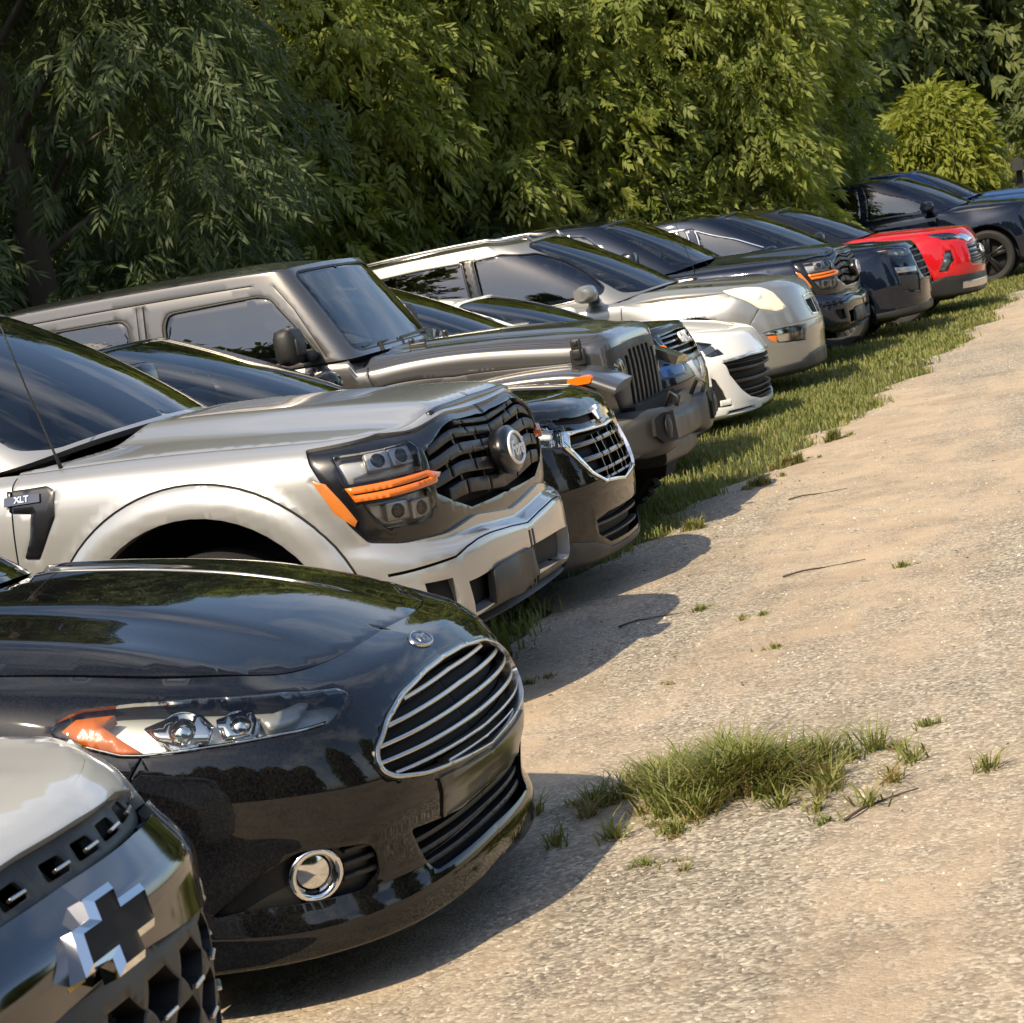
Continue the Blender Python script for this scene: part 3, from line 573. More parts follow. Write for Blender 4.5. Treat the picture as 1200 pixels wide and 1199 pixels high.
# outlines of lamps, grilles and panels on each body surface (position along the body, height parameter)
TR = {
  'saloon.lamp': [(1.381, 0.8189), (1.351, 0.8518), (1.306, 0.8774), (1.171, 0.9074), (1.003, 0.9271), (0.7571, 0.9279), (0.5578, 0.8894), (0.5345, 0.8584), (0.587, 0.8285), (0.6744, 0.7985), (0.8138, 0.7967), (0.9863, 0.7822), (1.161, 0.7619), (1.212, 0.761), (1.303, 0.7798), (1.365, 0.8011)],
  'saloon.amber': [(1.354, 0.8206), (1.318, 0.8541), (1.225, 0.8734), (1.255, 0.8413), (1.158, 0.7767), (1.212, 0.7651), (1.293, 0.7845)],
  'saloon.bulb_a': [(1.157, 0.8455), (1.072, 0.8891), (1.005, 0.8936), (0.976, 0.8554), (0.9937, 0.8033), (1.077, 0.7982), (1.127, 0.8139)],
  'saloon.bulb_b': [(0.9694, 0.8719), (0.8614, 0.9067), (0.8579, 0.8628), (0.8792, 0.8161), (0.958, 0.8052)],
  'saloon.bulb_c': [(0.8489, 0.8695), (0.707, 0.9028), (0.6739, 0.8904), (0.7453, 0.8388), (0.8327, 0.8245)],
  'saloon.grille': [(0.5773, 0.6922), (0.5848, 0.6358), (0.5418, 0.6027), (0.4142, 0.5729), (0.1849, 0.5502), (-0.1121, 0.5242), (-0.2455, 0.5428), (-0.2682, 0.6274), (-0.3866, 0.7141), (-0.5562, 0.7677), (-0.3407, 0.7979), (-0.0965, 0.8131), (0.1598, 0.8106), (0.3502, 0.7904), (0.4797, 0.7529)],
  'saloon.plate': [(0.3663, 0.5407), (-0.1785, 0.4925), (-0.2929, 0.4085), (0.3326, 0.3986)],
  'saloon.intake': [(0.4871, 0.416), (0.2135, 0.3849), (-0.3402, 0.3952), (-0.4416, 0.2713), (-0.1871, 0.2562), (0.4065, 0.2478), (0.4361, 0.3151)],
  'saloon.fog': [(1.072, 0.2727), (0.9444, 0.3837), (0.8338, 0.4491), (0.651, 0.4281), (0.6211, 0.3974), (0.611, 0.3203), (0.6546, 0.2901), (0.9582, 0.2919)],
  'pickup.mask': [(1.244, 0.9402), (0.8836, 1), (0.4776, 0.9344), (-0.1306, 0.9505), (-0.5168, 0.9262), (-0.6668, 0.4899), (0.3989, 0.5162), (0.9238, 0.4532), (1.054, 0.4574), (1.123, 0.5756), (1.191, 0.7555), (1.226, 0.8453)],
  'pickup.marker': [(1.225, 0.7727), (1.173, 0.7449), (1.08, 0.5769), (1.093, 0.5519), (1.158, 0.6086)],
  'pickup.lamp_up': [(1.135, 0.8778), (0.746, 0.9022), (0.7276, 0.8194), (0.7504, 0.7317), (1.102, 0.7292)],
  'pickup.amber': [(1.105, 0.7145), (0.7369, 0.7264), (0.6532, 0.7044), (0.6911, 0.6769), (1.076, 0.6514)],
  'pickup.lamp_lo': [(1.05, 0.6387), (0.7335, 0.6689), (0.7108, 0.6103), (0.7869, 0.5741), (0.9699, 0.5389)],
  'pickup.grille': [(0.5013, 0.8522), (0.08357, 0.8929), (-0.4487, 0.8514), (-0.3937, 0.6859), (-0.4837, 0.5505), (0.04469, 0.5793), (0.4177, 0.5517), (0.5678, 0.5946), (0.6833, 0.6386), (0.6966, 0.7288), (0.6973, 0.7931)],
  'pickup.vent': [(2.45, 0.8767), (2.281, 0.8826), (2.248, 0.8528), (2.254, 0.7372), (2.344, 0.5737), (2.4, 0.5815), (2.364, 0.6678), (2.348, 0.7608), (2.438, 0.7714)],
  'pickup.gap': [(1.006, 0.267), (0.8563, 0.285), (0.7049, 0.3009), (0.6181, 0.3379), (0.5278, 0.3553), (0.1836, 0.3567), (-0.3282, 0.3088)],
  'pickup.fogr': [(0.8759, 0.2251), (0.7455, 0.2307), (0.7225, 0.1672), (0.8132, 0.1577), (0.8703, 0.1921)],
  'pickup.plate': [(0.485, 0.2166), (0.4067, 0.2238), (0.05111, 0.2304), (0.005704, 0.1593), (0.1398, 0.1466), (0.1986, 0.132), (0.4948, 0.1373)],
  'pickup.slots': [(0.02674, 0.2323), (-0.6585, 0.2148), (-0.6335, 0.1342), (0.003843, 0.1664)],
  'pickup.low': [(0.03615, 0.1333), (-0.6251, 0.1208), (-0.5835, 0.08725), (0, 0.08153)],
  'jeep.win_a': [(1.812, 0.6194), (1.778, 0.6979), (1.731, 0.7215), (1.068, 0.7634), (1.006, 0.7234), (0.9258, 0.3881), (0.9185, 0)],
  'jeep.win_b': [(2.539, 0.6974), (2.401, 0.7555), (2.135, 0.7452), (2.077, 0.6781), (2.063, 0.5709)],
  'jeep.edge_top': [(2.757, 0.9644), (1.973, 0.9895), (0.807, 1)],
  'jeep.bpillar': [(1.968, 0.8406), (1.962, 0.5967)],
  'jeep.apillar': [(0.8543, 0.8953), (0.7891, 0.01925)],
  'jeep.screen': [(0.7571, 0.922), (-0.08873, 0.9191), (-0.6888, 0.5085), (-0.686, 0), (0.4468, 0.02027), (0.7405, 0.142)],
  'jeep.latch': [(0.6917, 1), (0.5072, 1), (0.617, 0.7022), (0.7082, 0.7507)],
  'jeep.gr_top': [(0.4159, 0.9375), (-0.2275, 0.9477), (-0.2979, 0.2593), (0.03892, 0.2725)],
  'jeep.seam': [(1.205, 0.6192), (0.7109, 0.7877)],
  'jeep.cowlseam': [(1.747, 1), (1.746, 0.7946)],
  'crossover_black.bow': [(-0.03625, 0.8547), (-0.1378, 0.7695)],
  'crossover_black.chrome': [(0.5738, 0.6949), (0.4811, 0.776), (0.4045, 0.7624), (-0.2128, 0.7431), (-0.2718, 0.7257), (-0.3668, 0.4362), (-0.3602, 0.4086), (0.3066, 0.483), (0.4074, 0.5363)],
  'crossover_black.drl': [(0.7447, 0.8159), (0.5677, 0.7865), (0.6095, 0.7469), (0.7444, 0.7753)],
  'crossover_black.grille': [(0.4412, 0.7321), (0.4014, 0.743), (-0.14, 0.724), (-0.1814, 0.7017), (-0.1917, 0.4793), (-0.02643, 0.4795), (0.2915, 0.5222), (0.3675, 0.5689), (0.4643, 0.6821)],
  'crossover_black.hoodfront': [(0.7445, 0.8941), (0.4734, 0.8593), (-0.02169, 0.848)],
  'crossover_black.lamp': [(0.7795, 0.8707), (0.6074, 0.852), (0.4893, 0.8041), (0.4901, 0.7732), (0.5712, 0.6995), (0.7728, 0.7379)],
  'crossover_black.lower': [(0.4181, 0.3122), (-0.09169, 0.326), (-0.1153, 0.2052), (0.09783, 0.2055), (0.3198, 0.2302)],
  'crossover_black.upper': [(0.5967, 0.8202), (0.009984, 0.8328), (-0.2863, 0.7598), (0.3764, 0.769)],
  'crossover_dark.lampw': [(0.2818, 0.635), (0.09786, 0.6224), (0.006938, 0.461), (0.1993, 0.4828)],
  'crossover_dark.letters': [(0.0749, 0.8208), (-0.4668, 0.8322)],
  'crossover_dark.mask': [(0.6444, 1), (-0.4734, 0.9195), (-0.4603, 0.8121), (-0.1898, 0.6952), (0.5938, 0.6992), (0.6809, 0.8066)],
  'crossover_dark.plate': [(0.6979, 0.6606), (0.2986, 0.6461), (0.359, 0.5667), (0.7029, 0.5729)],
  'crossover_dark.wsc': [(0.1556, 1), (-0.04058, 0.6237), (0.1229, 0.1891), (0.6106, 0.2161)],
  'saloon_white.fog': [(0.8764, 0.4016), (0.8404, 0.3916), (0.782, 0.3456), (0.721, 0.2159), (0.8834, 0.2249)],
  'saloon_white.grille': [(0.7678, 0.5116), (0.3532, 0.5378), (0.2131, 0.4219), (0.1024, 0.391), (0.3051, 0.2163), (0.477, 0.2515), (0.6056, 0.3405), (0.6901, 0.3987)],
  'saloon_white.lamp': [(0.9403, 0.83), (0.8011, 0.7757), (0.7121, 0.6266), (0.8427, 0.6131), (0.9164, 0.6489)],
  'saloon_white.slot': [(0.8933, 0.1129), (0.62, 0.03418), (0.6455, 0), (0.8496, 0)],
  'saloon_white.ws': [(0.8109, 1), (0.5014, 0.9621), (0.6052, 0.51)],
  'suv_silver.amber': [(0.9926, 0.4772), (0.8789, 0.469), (0.8871, 0.3946), (0.9577, 0.4224)],
  'suv_silver.arch': [(1.675, 0.8018), (1.507, 0.7729), (1.35, 0.6894), (1.206, 0.5407), (1.157, 0.4183)],
  'suv_silver.fog': [(1.019, 0.5204), (0.7604, 0.5519), (0.4822, 0.5241), (0.5218, 0.3683), (0.8725, 0.3902), (0.9599, 0.4294)],
  'suv_silver.lamp': [(1.323, 1), (1.189, 1), (0.9036, 0.9409), (0.7878, 0.8493), (0.6835, 0.6952), (0.8167, 0.6803), (1.004, 0.7264), (1.209, 0.913)],
  'suv_silver.ports': [(1.733, 1), (1.386, 1)],
  'suv_silver.split': [(1.126, 0.502), (0.9231, 0.5503), (-0.07473, 0.5617)],
  'suv_silver.valance': [(1.059, 0.0658), (0.7309, 0.007438), (0.3048, 0.2119), (0.07942, 0), (1.061, 0)],
  'suv_silver.rail': [(3.821, 1), (2.801, 1), (1.296, 1), (0.5774, 0.9841)],
  'suv_silver.wa': [(2.163, 0.8142), (1.54, 0.8123), (1.005, 0.746), (0.8945, 0.5639), (0.8634, 0.3785), (0.9166, 0.2304), (1.771, 0.05963), (2.174, 0.2906)],
  'suv_silver.wb': [(3.376, 0.8258), (2.893, 0.8306), (2.371, 0.8222), (2.382, 0.3702), (2.663, 0.4088)],
  'suv_silver.ws': [(0.6523, 0.8406), (0.2721, 0.7859), (-0.3016, 0.1186), (0.4191, 0.06599), (0.623, 0.1831)],
  'suv_dark.fog': [(0.8366, 0.6718), (0.4361, 0.6364), (0.4798, 0.599), (0.8413, 0.6102)],
  'suv_dark.grille': [(0.824, 0.7576), (0.1054, 0.6878), (0.1783, 0.3876), (0.8795, 0.4254)],
  'suv_dark.lamp': [(1.196, 1), (0.9397, 1), (0.2673, 0.9155), (0.1083, 0.7168), (0.8474, 0.8145), (1.099, 0.9748)],
  'suv_dark.skid': [(1.05, 0.303), (0, 0.2901), (-0.2454, 0.2013), (1.067, 0.1702)],
  'suv_dark.trim': [(1.191, 1), (0.8565, 0.9826), (0.6881, 0.8298), (0.6664, 0.5371), (0.6835, 0.3259)],
  'suv_dark.ws': [(-0.1966, 1), (-0.1747, 0.6102), (-0.2038, 0.2373)],
  'suv_red.chrome': [(0.8069, 0.8504), (0.4918, 0.8707), (-0.2406, 0.7315), (0.6043, 0.7112)],
  'suv_red.fog': [(1.112, 0.4285), (0.9868, 0.6699), (0.8996, 0.6713), (0.8915, 0.5358), (0.9974, 0.4002)],
  'suv_red.grille': [(0.6028, 0.732), (-0.2406, 0.698), (0.2111, 0.4047), (0.7375, 0.4163)],
  'suv_red.hoodf': [(1.815, 1), (0.66, 1), (0.2022, 0.8614)],
  'suv_red.lower': [(1.253, 0.3941), (0.2787, 0.3543), (0.2866, 0.2569), (1.245, 0.1208)],
  'suv_red.skid': [(0.8749, 0.2717), (0.3122, 0.277), (0.335, 0.1986), (0.8648, 0.1672)],
  'suv_red.slit': [(1.204, 0.9942), (0.7706, 0.9149), (0.6316, 0.801), (0.9697, 0.8145)],
  'suv_navy.lamp': [(1.507, 0.9573), (1.207, 0.9372), (0.9767, 0.8362), (1.327, 0.7987)],
  'suv_navy.wheel': [(1.568, 0.2268), (1.394, 0.1771)],
  'suv_navy.roof': [(3.376, 1), (0.9236, 0.8493)],
  'suv_navy.wa': [(2.644, 0.7301), (1.652, 0.6418), (1.107, 0.4897), (0.9481, 0), (1.948, 0.09559)],
  'crossover_near.bar': [(0.2045, 0.7776), (0.02527, 0.7713), (-0.145, 0.7581), (-0.3804, 0.7606), (-0.4864, 0.7718), (-0.596, 0.6779), (-0.5829, 0.5906), (-0.12, 0.6277), (0.08501, 0.6553), (0.2817, 0.6725)],
  'crossover_near.bow': [(0.1098, 0.7599), (-0.2302, 0.6879), (0.06777, 0.6478)],
  'crossover_near.low': [(0.0573, 0.6248), (-0.1084, 0.6179), (-0.5108, 0.5922), (-0.4322, 0.4392), (-0.4322, 0.3998)],
  'crossover_near.upper': [(0.1308, 0.8617), (-0.0158, 0.8447), (-0.2068, 0.8411), (-0.3892, 0.8492), (-0.4692, 0.7744), (-0.3804, 0.7606), (-0.145, 0.7581), (0.02527, 0.7713), (0.1844, 0.802)],
}

# ------------------------------------------------------------------ building a car
def wheel(parent, x, y, R, width, spokes=5, rim='rim_metal', rr=.70, knob=False):
    """tyre and spoked rim as one part with its pieces below it; y < 0 is the right hand side"""
    sg = -1 if y < 0 else 1; w = width/2; r = R*rr
    prof = [(r, -w*.85), (r+.02, -w*.95), (R*.90, -w), (R*.975, -w*.86), (R, -w*.6), (R, w*.6), (R*.975, w*.86), (R*.90, w), (r+.02, w*.95), (r, w*.85)]
    vf = lathe_vf(prof, 48)
    if knob:
        for k in range(40):
            a = 2*math.pi*k/40
            for yy in (-w*.75, -w*.25, w*.25, w*.75):
                b = box_vf((0, yy, R+.004), (.032, w*.36, .02)); vf = cat(vf, xf(b, Matrix.Rotation(a+(.08 if yy > 0 else 0), 4, 'Y')))
    M = Matrix.Translation((x, y, R))
    t = put('tyre', xf(vf, M), 'rubber', parent, ang=35)
    prof = [(r, -w*.8), (r*.97, sg*w*.1), (r*.93, sg*w*.15), (r*.93, sg*w*.45), (r, sg*w*.9), (r*1.03, sg*w*.9), (r*1.03, sg*w*.8)]
    rv = lathe_vf(prof, 40)
    for k in range(spokes):
        a = 2*math.pi*k/spokes
        for da in (-.13, .13):
            b = box_vf((0, sg*w*.62, r*.53), (.05*R/.35, .035, r*.92), .012); rv = cat(rv, xf(b, Matrix.Rotation(a+da, 4, 'Y')))
    rv = cat(rv, lathe_vf([(0.001, sg*w*.78), (r*.16, sg*w*.76), (r*.24, sg*w*.6), (r*.24, sg*w*.3)], 24))
    put('wheel_rim', xf(rv, M), rim, t, ang=35)
    disc = cat(lathe_vf([(.001, sg*w*.12), (r*.6, sg*w*.12), (r*.6, 0)], 28), lathe_vf([(.001, 0), (r*.96, 0)], 28))
    put('brake_disc', xf(disc, M), 'void_black', t)
    return t
def circ(x, z, r, n=40, a0=0, a1=360): return [(x+r*math.cos(math.radians(a)), z+r*math.sin(math.radians(a))) for a in np.linspace(a0, a1, n, endpoint=a1 < 360)]
def arch_poly(B, x, z, r, n=28, bottom=None):
    """wheel opening in (s, v): half circle on stilts down to the sill"""
    zb = bottom if bottom is not None else .05
    pts = [B.side(x+r*math.cos(a), z+r*math.sin(a)) for a in np.linspace(0, math.pi, n)]
    s0, s1 = pts[0][0], pts[-1][0]
    return [(s0, -1)]+pts+[(s1, -1)]
class Car:
    def __init__(self, key, name, paint_mat, props, wheels, arch, body=(), hood=(), glass=(), h=.035, hood_h=.045, cowl=.06, side_glass='glass_dark', screen='glass_screen',
                 body_lip=.065, rim='rim_metal', spokes=5, knob=False, hood_end=None, belt_trim=None, seats=True, deck=True, wwid=.235, roof_mat=None, gap=.004, zfloor=.24, pan=True):
        C = CARS[key]; self.C = C; B = C['body']; G = C['glass']; L = C['L']
        X, Y, a = C['pose']; sh = np.array([L/2, 0, 0]); self.sh = sh
        self.root = empty(name, (X-L/2*math.cos(a), Y-L/2*math.sin(a), 0), a, **props); root = self.root
        self.B = B; self.G = G
        regs = []
        for i, (ax, ar, az) in enumerate(arch): regs.append(('', arch_poly(B, ax, az, ar)))
        em = []
        for r in body:
            regs.append((r['k'], r['p']))
        S = Shell(B, regs, h); self.S = S
        emit('body_shell', S.data('body', 0, body_lip, er=.22), paint_mat, root, 'both', sh)
        self.parts = {}
        self.run(S, body)
        # hood (bonnet), bounded by the upper edge of the body and the cowl
        H = C['hood']; top = B.T[:, -1, :2]; base = G.base
        kA = int(np.argmax(base[:, 1] > .93*base[:, 1].max())) if hood_end is None else int(np.argmin(np.abs(base[:, 0]-hood_end)))
        cw = [(p[0]+cowl, p[1]) for p in base[:kA+1:6]]
        xe = cw[-1][0]
        edge = [tuple(p) for p in top if p[0] > xe]; edge = edge[::3]
        poly = [(a_, max(b_-gap, 0)) for a_, b_ in edge]
        yend = poly[-1][1]
        poly = poly+[(xe, min(yend, max(b for a_, b in cw)+.2))]+[(a_, b_) for a_, b_ in cw[::-1] if b_ < yend-.01]
        poly[0] = (poly[0][0]-gap, 0); poly[-1] = (poly[-1][0], 0)
        self.hood_poly = poly
        hregs = [(r['k'], r['p']) for r in hood]
        HS = Shell(H, hregs, hood_h, poly); self.HS = HS
        self.hood = emit('hood', HS.data('body', 0, .025), paint_mat, root, 'both', sh)[0]
        self.run(HS, hood)
        seal = [tuple(np.array([p[0], -p[1], p[2]-.035])+sh) for p in B.T[:, -1] if p[0] > xe][::8]  # tube added under the hood gap to stop sun leaking through
        if len(seal) > 3:
            for q in (1, -1): put('hood_light_seal', tube_vf([(a_, q*b_, c_) for a_, b_, c_ in seal], .022, 6), 'black_plastic', root)
        # belt-level deck: dashboard shelf inside, body colour behind the rear window
        if deck:
            fx = lambda x, y: H.f(x, y)-.012
            rear = base[-1][0]
            D = field_surf(fx, -L, xe+cowl+.3, max(p[1] for p in C['con'].C)*1.0)
            e = [(p[0], max(p[1]-.003, 0)) for p in top if p[0] < xe+.001][::4]
            pol = [(xe, 0)]+e+[(e[-1][0], 0)]
            DS = Shell(D, [('rear', [(rear+.3, 0), (rear+.3, 3), (-L-1, 3), (-L-1, 0)])], .12, pol)
            emit('cowl_panel', DS.data('body', -.01, .02), 'black_plastic', root, 'both', sh)
            emit('rear_deck', DS.data('rear', 0, .02), paint_mat, root, 'both', sh)
        # glasshouse
        gregs = [(r['k'], r['p']) for r in glass]
        GS = Shell(G, gregs, h*1.2); self.GS = GS
        emit('cabin_frame', GS.data('body', 0, .03, er=.10), paint_mat, root, 'both', sh)
        self.run(GS, glass)
        R = C['roof']; tp = G.top; pol = [(p[0], p[1]) for p in tp[::6]]; pol[0] = (tp[0][0], 0); pol.append((tp[-1][0], 0))
        RS = Shell(R, [], .08, pol); emit('roof', RS.data('body', .002, .02), roof_mat or paint_mat, root, 'both', sh)
        # dark underbody, wheels
        ym = max(p[1] for p in C['con'].C)
        zt = float(H.f(np.array([-.4]), np.array([0.]))[0])
        ub = cat(box_vf((-L/2, 0, zfloor+.13), (L-.5, 2*(ym-.30), .26)), box_vf((-.75, 0, zfloor+.30), (.85, 2*(ym-.33), max(zt-.15-zfloor-.3, .1))))
        if pan: ub = cat(ub, box_vf((-.50, 0, zfloor), (.26, 2*(ym-.24), .05)))  # floor pan added to block sun leaking in through the wheel arch
        put('underbody', xf(ub, Matrix.Translation(tuple(sh))), 'void_black', root)
        for (wx, wy, wr) in wheels:
            for sg in (-1, 1): wheel(root, wx+sh[0], sg*wy, wr, wwid, spokes, rim, knob=knob)
            # wheel house liner
            n = 20; V = []; F = []; r0 = [k for k in arch if abs(k[0]-wx) < .3]; ra = (r0[0][1] if r0 else wr+.08)+.012; zc = r0[0][2] if r0 else wr
            for i in range(n+1):
                t = math.pi*(-.12+1.24*i/n); V += [(wx+sh[0]+ra*math.cos(t), ym-.06, zc+ra*math.sin(t)), (wx+sh[0]+ra*math.cos(t), ym-.34, zc+ra*math.sin(t))]
            for i in range(n): F.append((2*i, 2*i+1, 2*i+3, 2*i+2))
            F.append(tuple(2*i+1 for i in range(n+1)))
            for q in ((V, F), mirror_y((V, F))): put('wheel_liner', q, 'void_black', root)
        if seats: self.interior()
    def run(self, S, regs):
        for r in regs:
            for e in r.get('e', ()):
                nm, mat, off, lip, side = e[:5]; par = self.root
                if len(e) > 5 and e[5]: par = e[5]() if callable(e[5]) else self.parts.get(e[5], self.root)
                side_ = side
                o = emit(nm, S.data(r['k'], off, lip, er=(e[6] if len(e) > 6 else .35)), mat, None, side, self.sh)
                for i, q in enumerate(o):
                    p = par[i] if isinstance(par, list) and len(par) > i else (par[0] if isinstance(par, list) else par)
                    q.parent = p
                self.parts.setdefault(nm, o)
    def interior(self):
        G = self.G; b = G.base; zb = b[:, 2].mean(); w = b[:, 1].max()-.12; x0 = b[0][0]; sh = self.sh
        xs = b[np.argmax(b[:, 1]), 0]
        zt = G.top[:, 2].max()
        for sy in (-1, 1):
            y = sy*w*.52; xx = x0-1.05
            vf = cat(box_vf((xx+sh[0], y, zb+.02), (.16, .46, .40), .07), box_vf((xx-.05+sh[0], y, min(zb+.33, zt-.12)), (.10, .26, .18), .05))
            put('seat', vf, 'seat', self.root, ang=50)
        tube = [(x0-.62+sh[0]+.10*math.cos(t)*.3, w*.5+.19*math.cos(t), zb+.03+.19*math.sin(t)) for t in np.linspace(0, 2*math.pi, 25)]
        put('steering_wheel', tube_vf(tube, .016, 6, False), 'interior', self.root, smooth=True)
def R(k, p, *e): return dict(k=k, p=p, e=e)
def seam(S, pts, ax='xz', w=.007):
    """panel gap along points given as (x, z) on the flank"""
    return strip([S.side(*p) for p in pts], w)
def prune_uv(S, pts): return [S.side(*p) for p in pts]
def ellipse_uv(S, c, ru, rv, n=24):
    return [(c[0]+ru/S.ulen*math.cos(2*math.pi*i/n), c[1]+rv/S.vlen*math.sin(2*math.pi*i/n)) for i in range(n)]
def lerp_edges(A, Bp, t): return [(a[0]+(b[0]-a[0])*t, a[1]+(b[1]-a[1])*t) for a, b in zip(A, Bp)]
def cut_line(poly, v, u0, u1, n=40):
    """spans of a horizontal line (constant v) inside a polygon"""
    us = np.linspace(u0, u1, n*6); m = inside(poly, np.stack([us, np.full(len(us), v)], 1)); 
    if not m.any(): return None
    return us[m].min(), us[m].max()
def bars(poly, k, thick, S, slope=0., lo=.06, hi=.94, nn=14):
    """k slats across a polygon that follow its lower and upper edge"""
    P = np.array([p for p in clip0(poly, 0)]); u0, u1 = P[:, 0].min(), P[:, 0].max(); out = []
    us = np.linspace(u0, u1, 60); top, bot = [], []
    for u in us:
        vs = np.linspace(P[:, 1].min()-.01, P[:, 1].max()+.01, 240); m = inside([tuple(p) for p in P], np.stack([np.full(240, u), vs], 1))
        if m.any(): top.append((u, vs[m].max())); bot.append((u, vs[m].min()))
    top, bot = np.array(top), np.array(bot); tc, bc = pchip_fit(top), pchip_fit(bot)
    vmax, vmin = top[0, 1], bot[0, 1]
    for i in range(k):
        f = lo+(hi-lo)*(i+.5)/k; vc = vmin+(vmax-vmin)*f; line = []
        for (u, t), (_, b) in zip(top, bot):
            v = vc+slope*(u-u0)*S.ulen/S.vlen
            if b+thick/S.vlen*.3 < v < t-thick/S.vlen*.3: line.append((u, v))
        if len(line) > 3:
            if line[0][0] < .03: line[0] = (-.001, line[0][1])
            hv = thick/S.vlen/2
            out.append([(a, b+hv) for a, b in line[::4]+[line[-1]]]+[(a, b-hv) for a, b in (line[::4]+[line[-1]])[::-1]])
    return out
def pchip_fit(a): return a
def text_mesh(body, size, depth, shear=0., bold=0.):
    cu = bpy.data.curves.new('t', 'FONT'); cu.body = body; cu.size = size; cu.extrude = depth; cu.align_x = 'CENTER'; cu.align_y = 'CENTER'; cu.shear = shear; cu.offset = bold; cu.resolution_u = 2
    o = bpy.data.objects.new('t', cu); COL.objects.link(o); dg = bpy.context.evaluated_depsgraph_get(); me = bpy.data.meshes.new_from_object(o.evaluated_get(dg))
    V = [tuple(v.co) for v in me.vertices]; F = [tuple(p.vertices) for p in me.polygons]
    bpy.data.objects.remove(o); bpy.data.curves.remove(cu); bpy.data.meshes.remove(me); return V, F
def frame_at(S, uv, sh, off=0., sgn=-1):
    """matrix with Z along the outward normal, X to the viewer's right of the front, Y up, at a surface point (right side when sgn = -1)"""
    p = S.P([uv])[0]*np.array([1, sgn, 1])+sh; n = S.Nm([uv])[0]*np.array([1, sgn, 1]); n = Vector(n)
    up = Vector((0, 0, 1)); up = (up-n*up.dot(n)).normalized(); x = up.cross(n)
    M = Matrix((x, up, n)).transposed().to_4x4(); M.translation = Vector(p)+n*off; return M
#@CARS

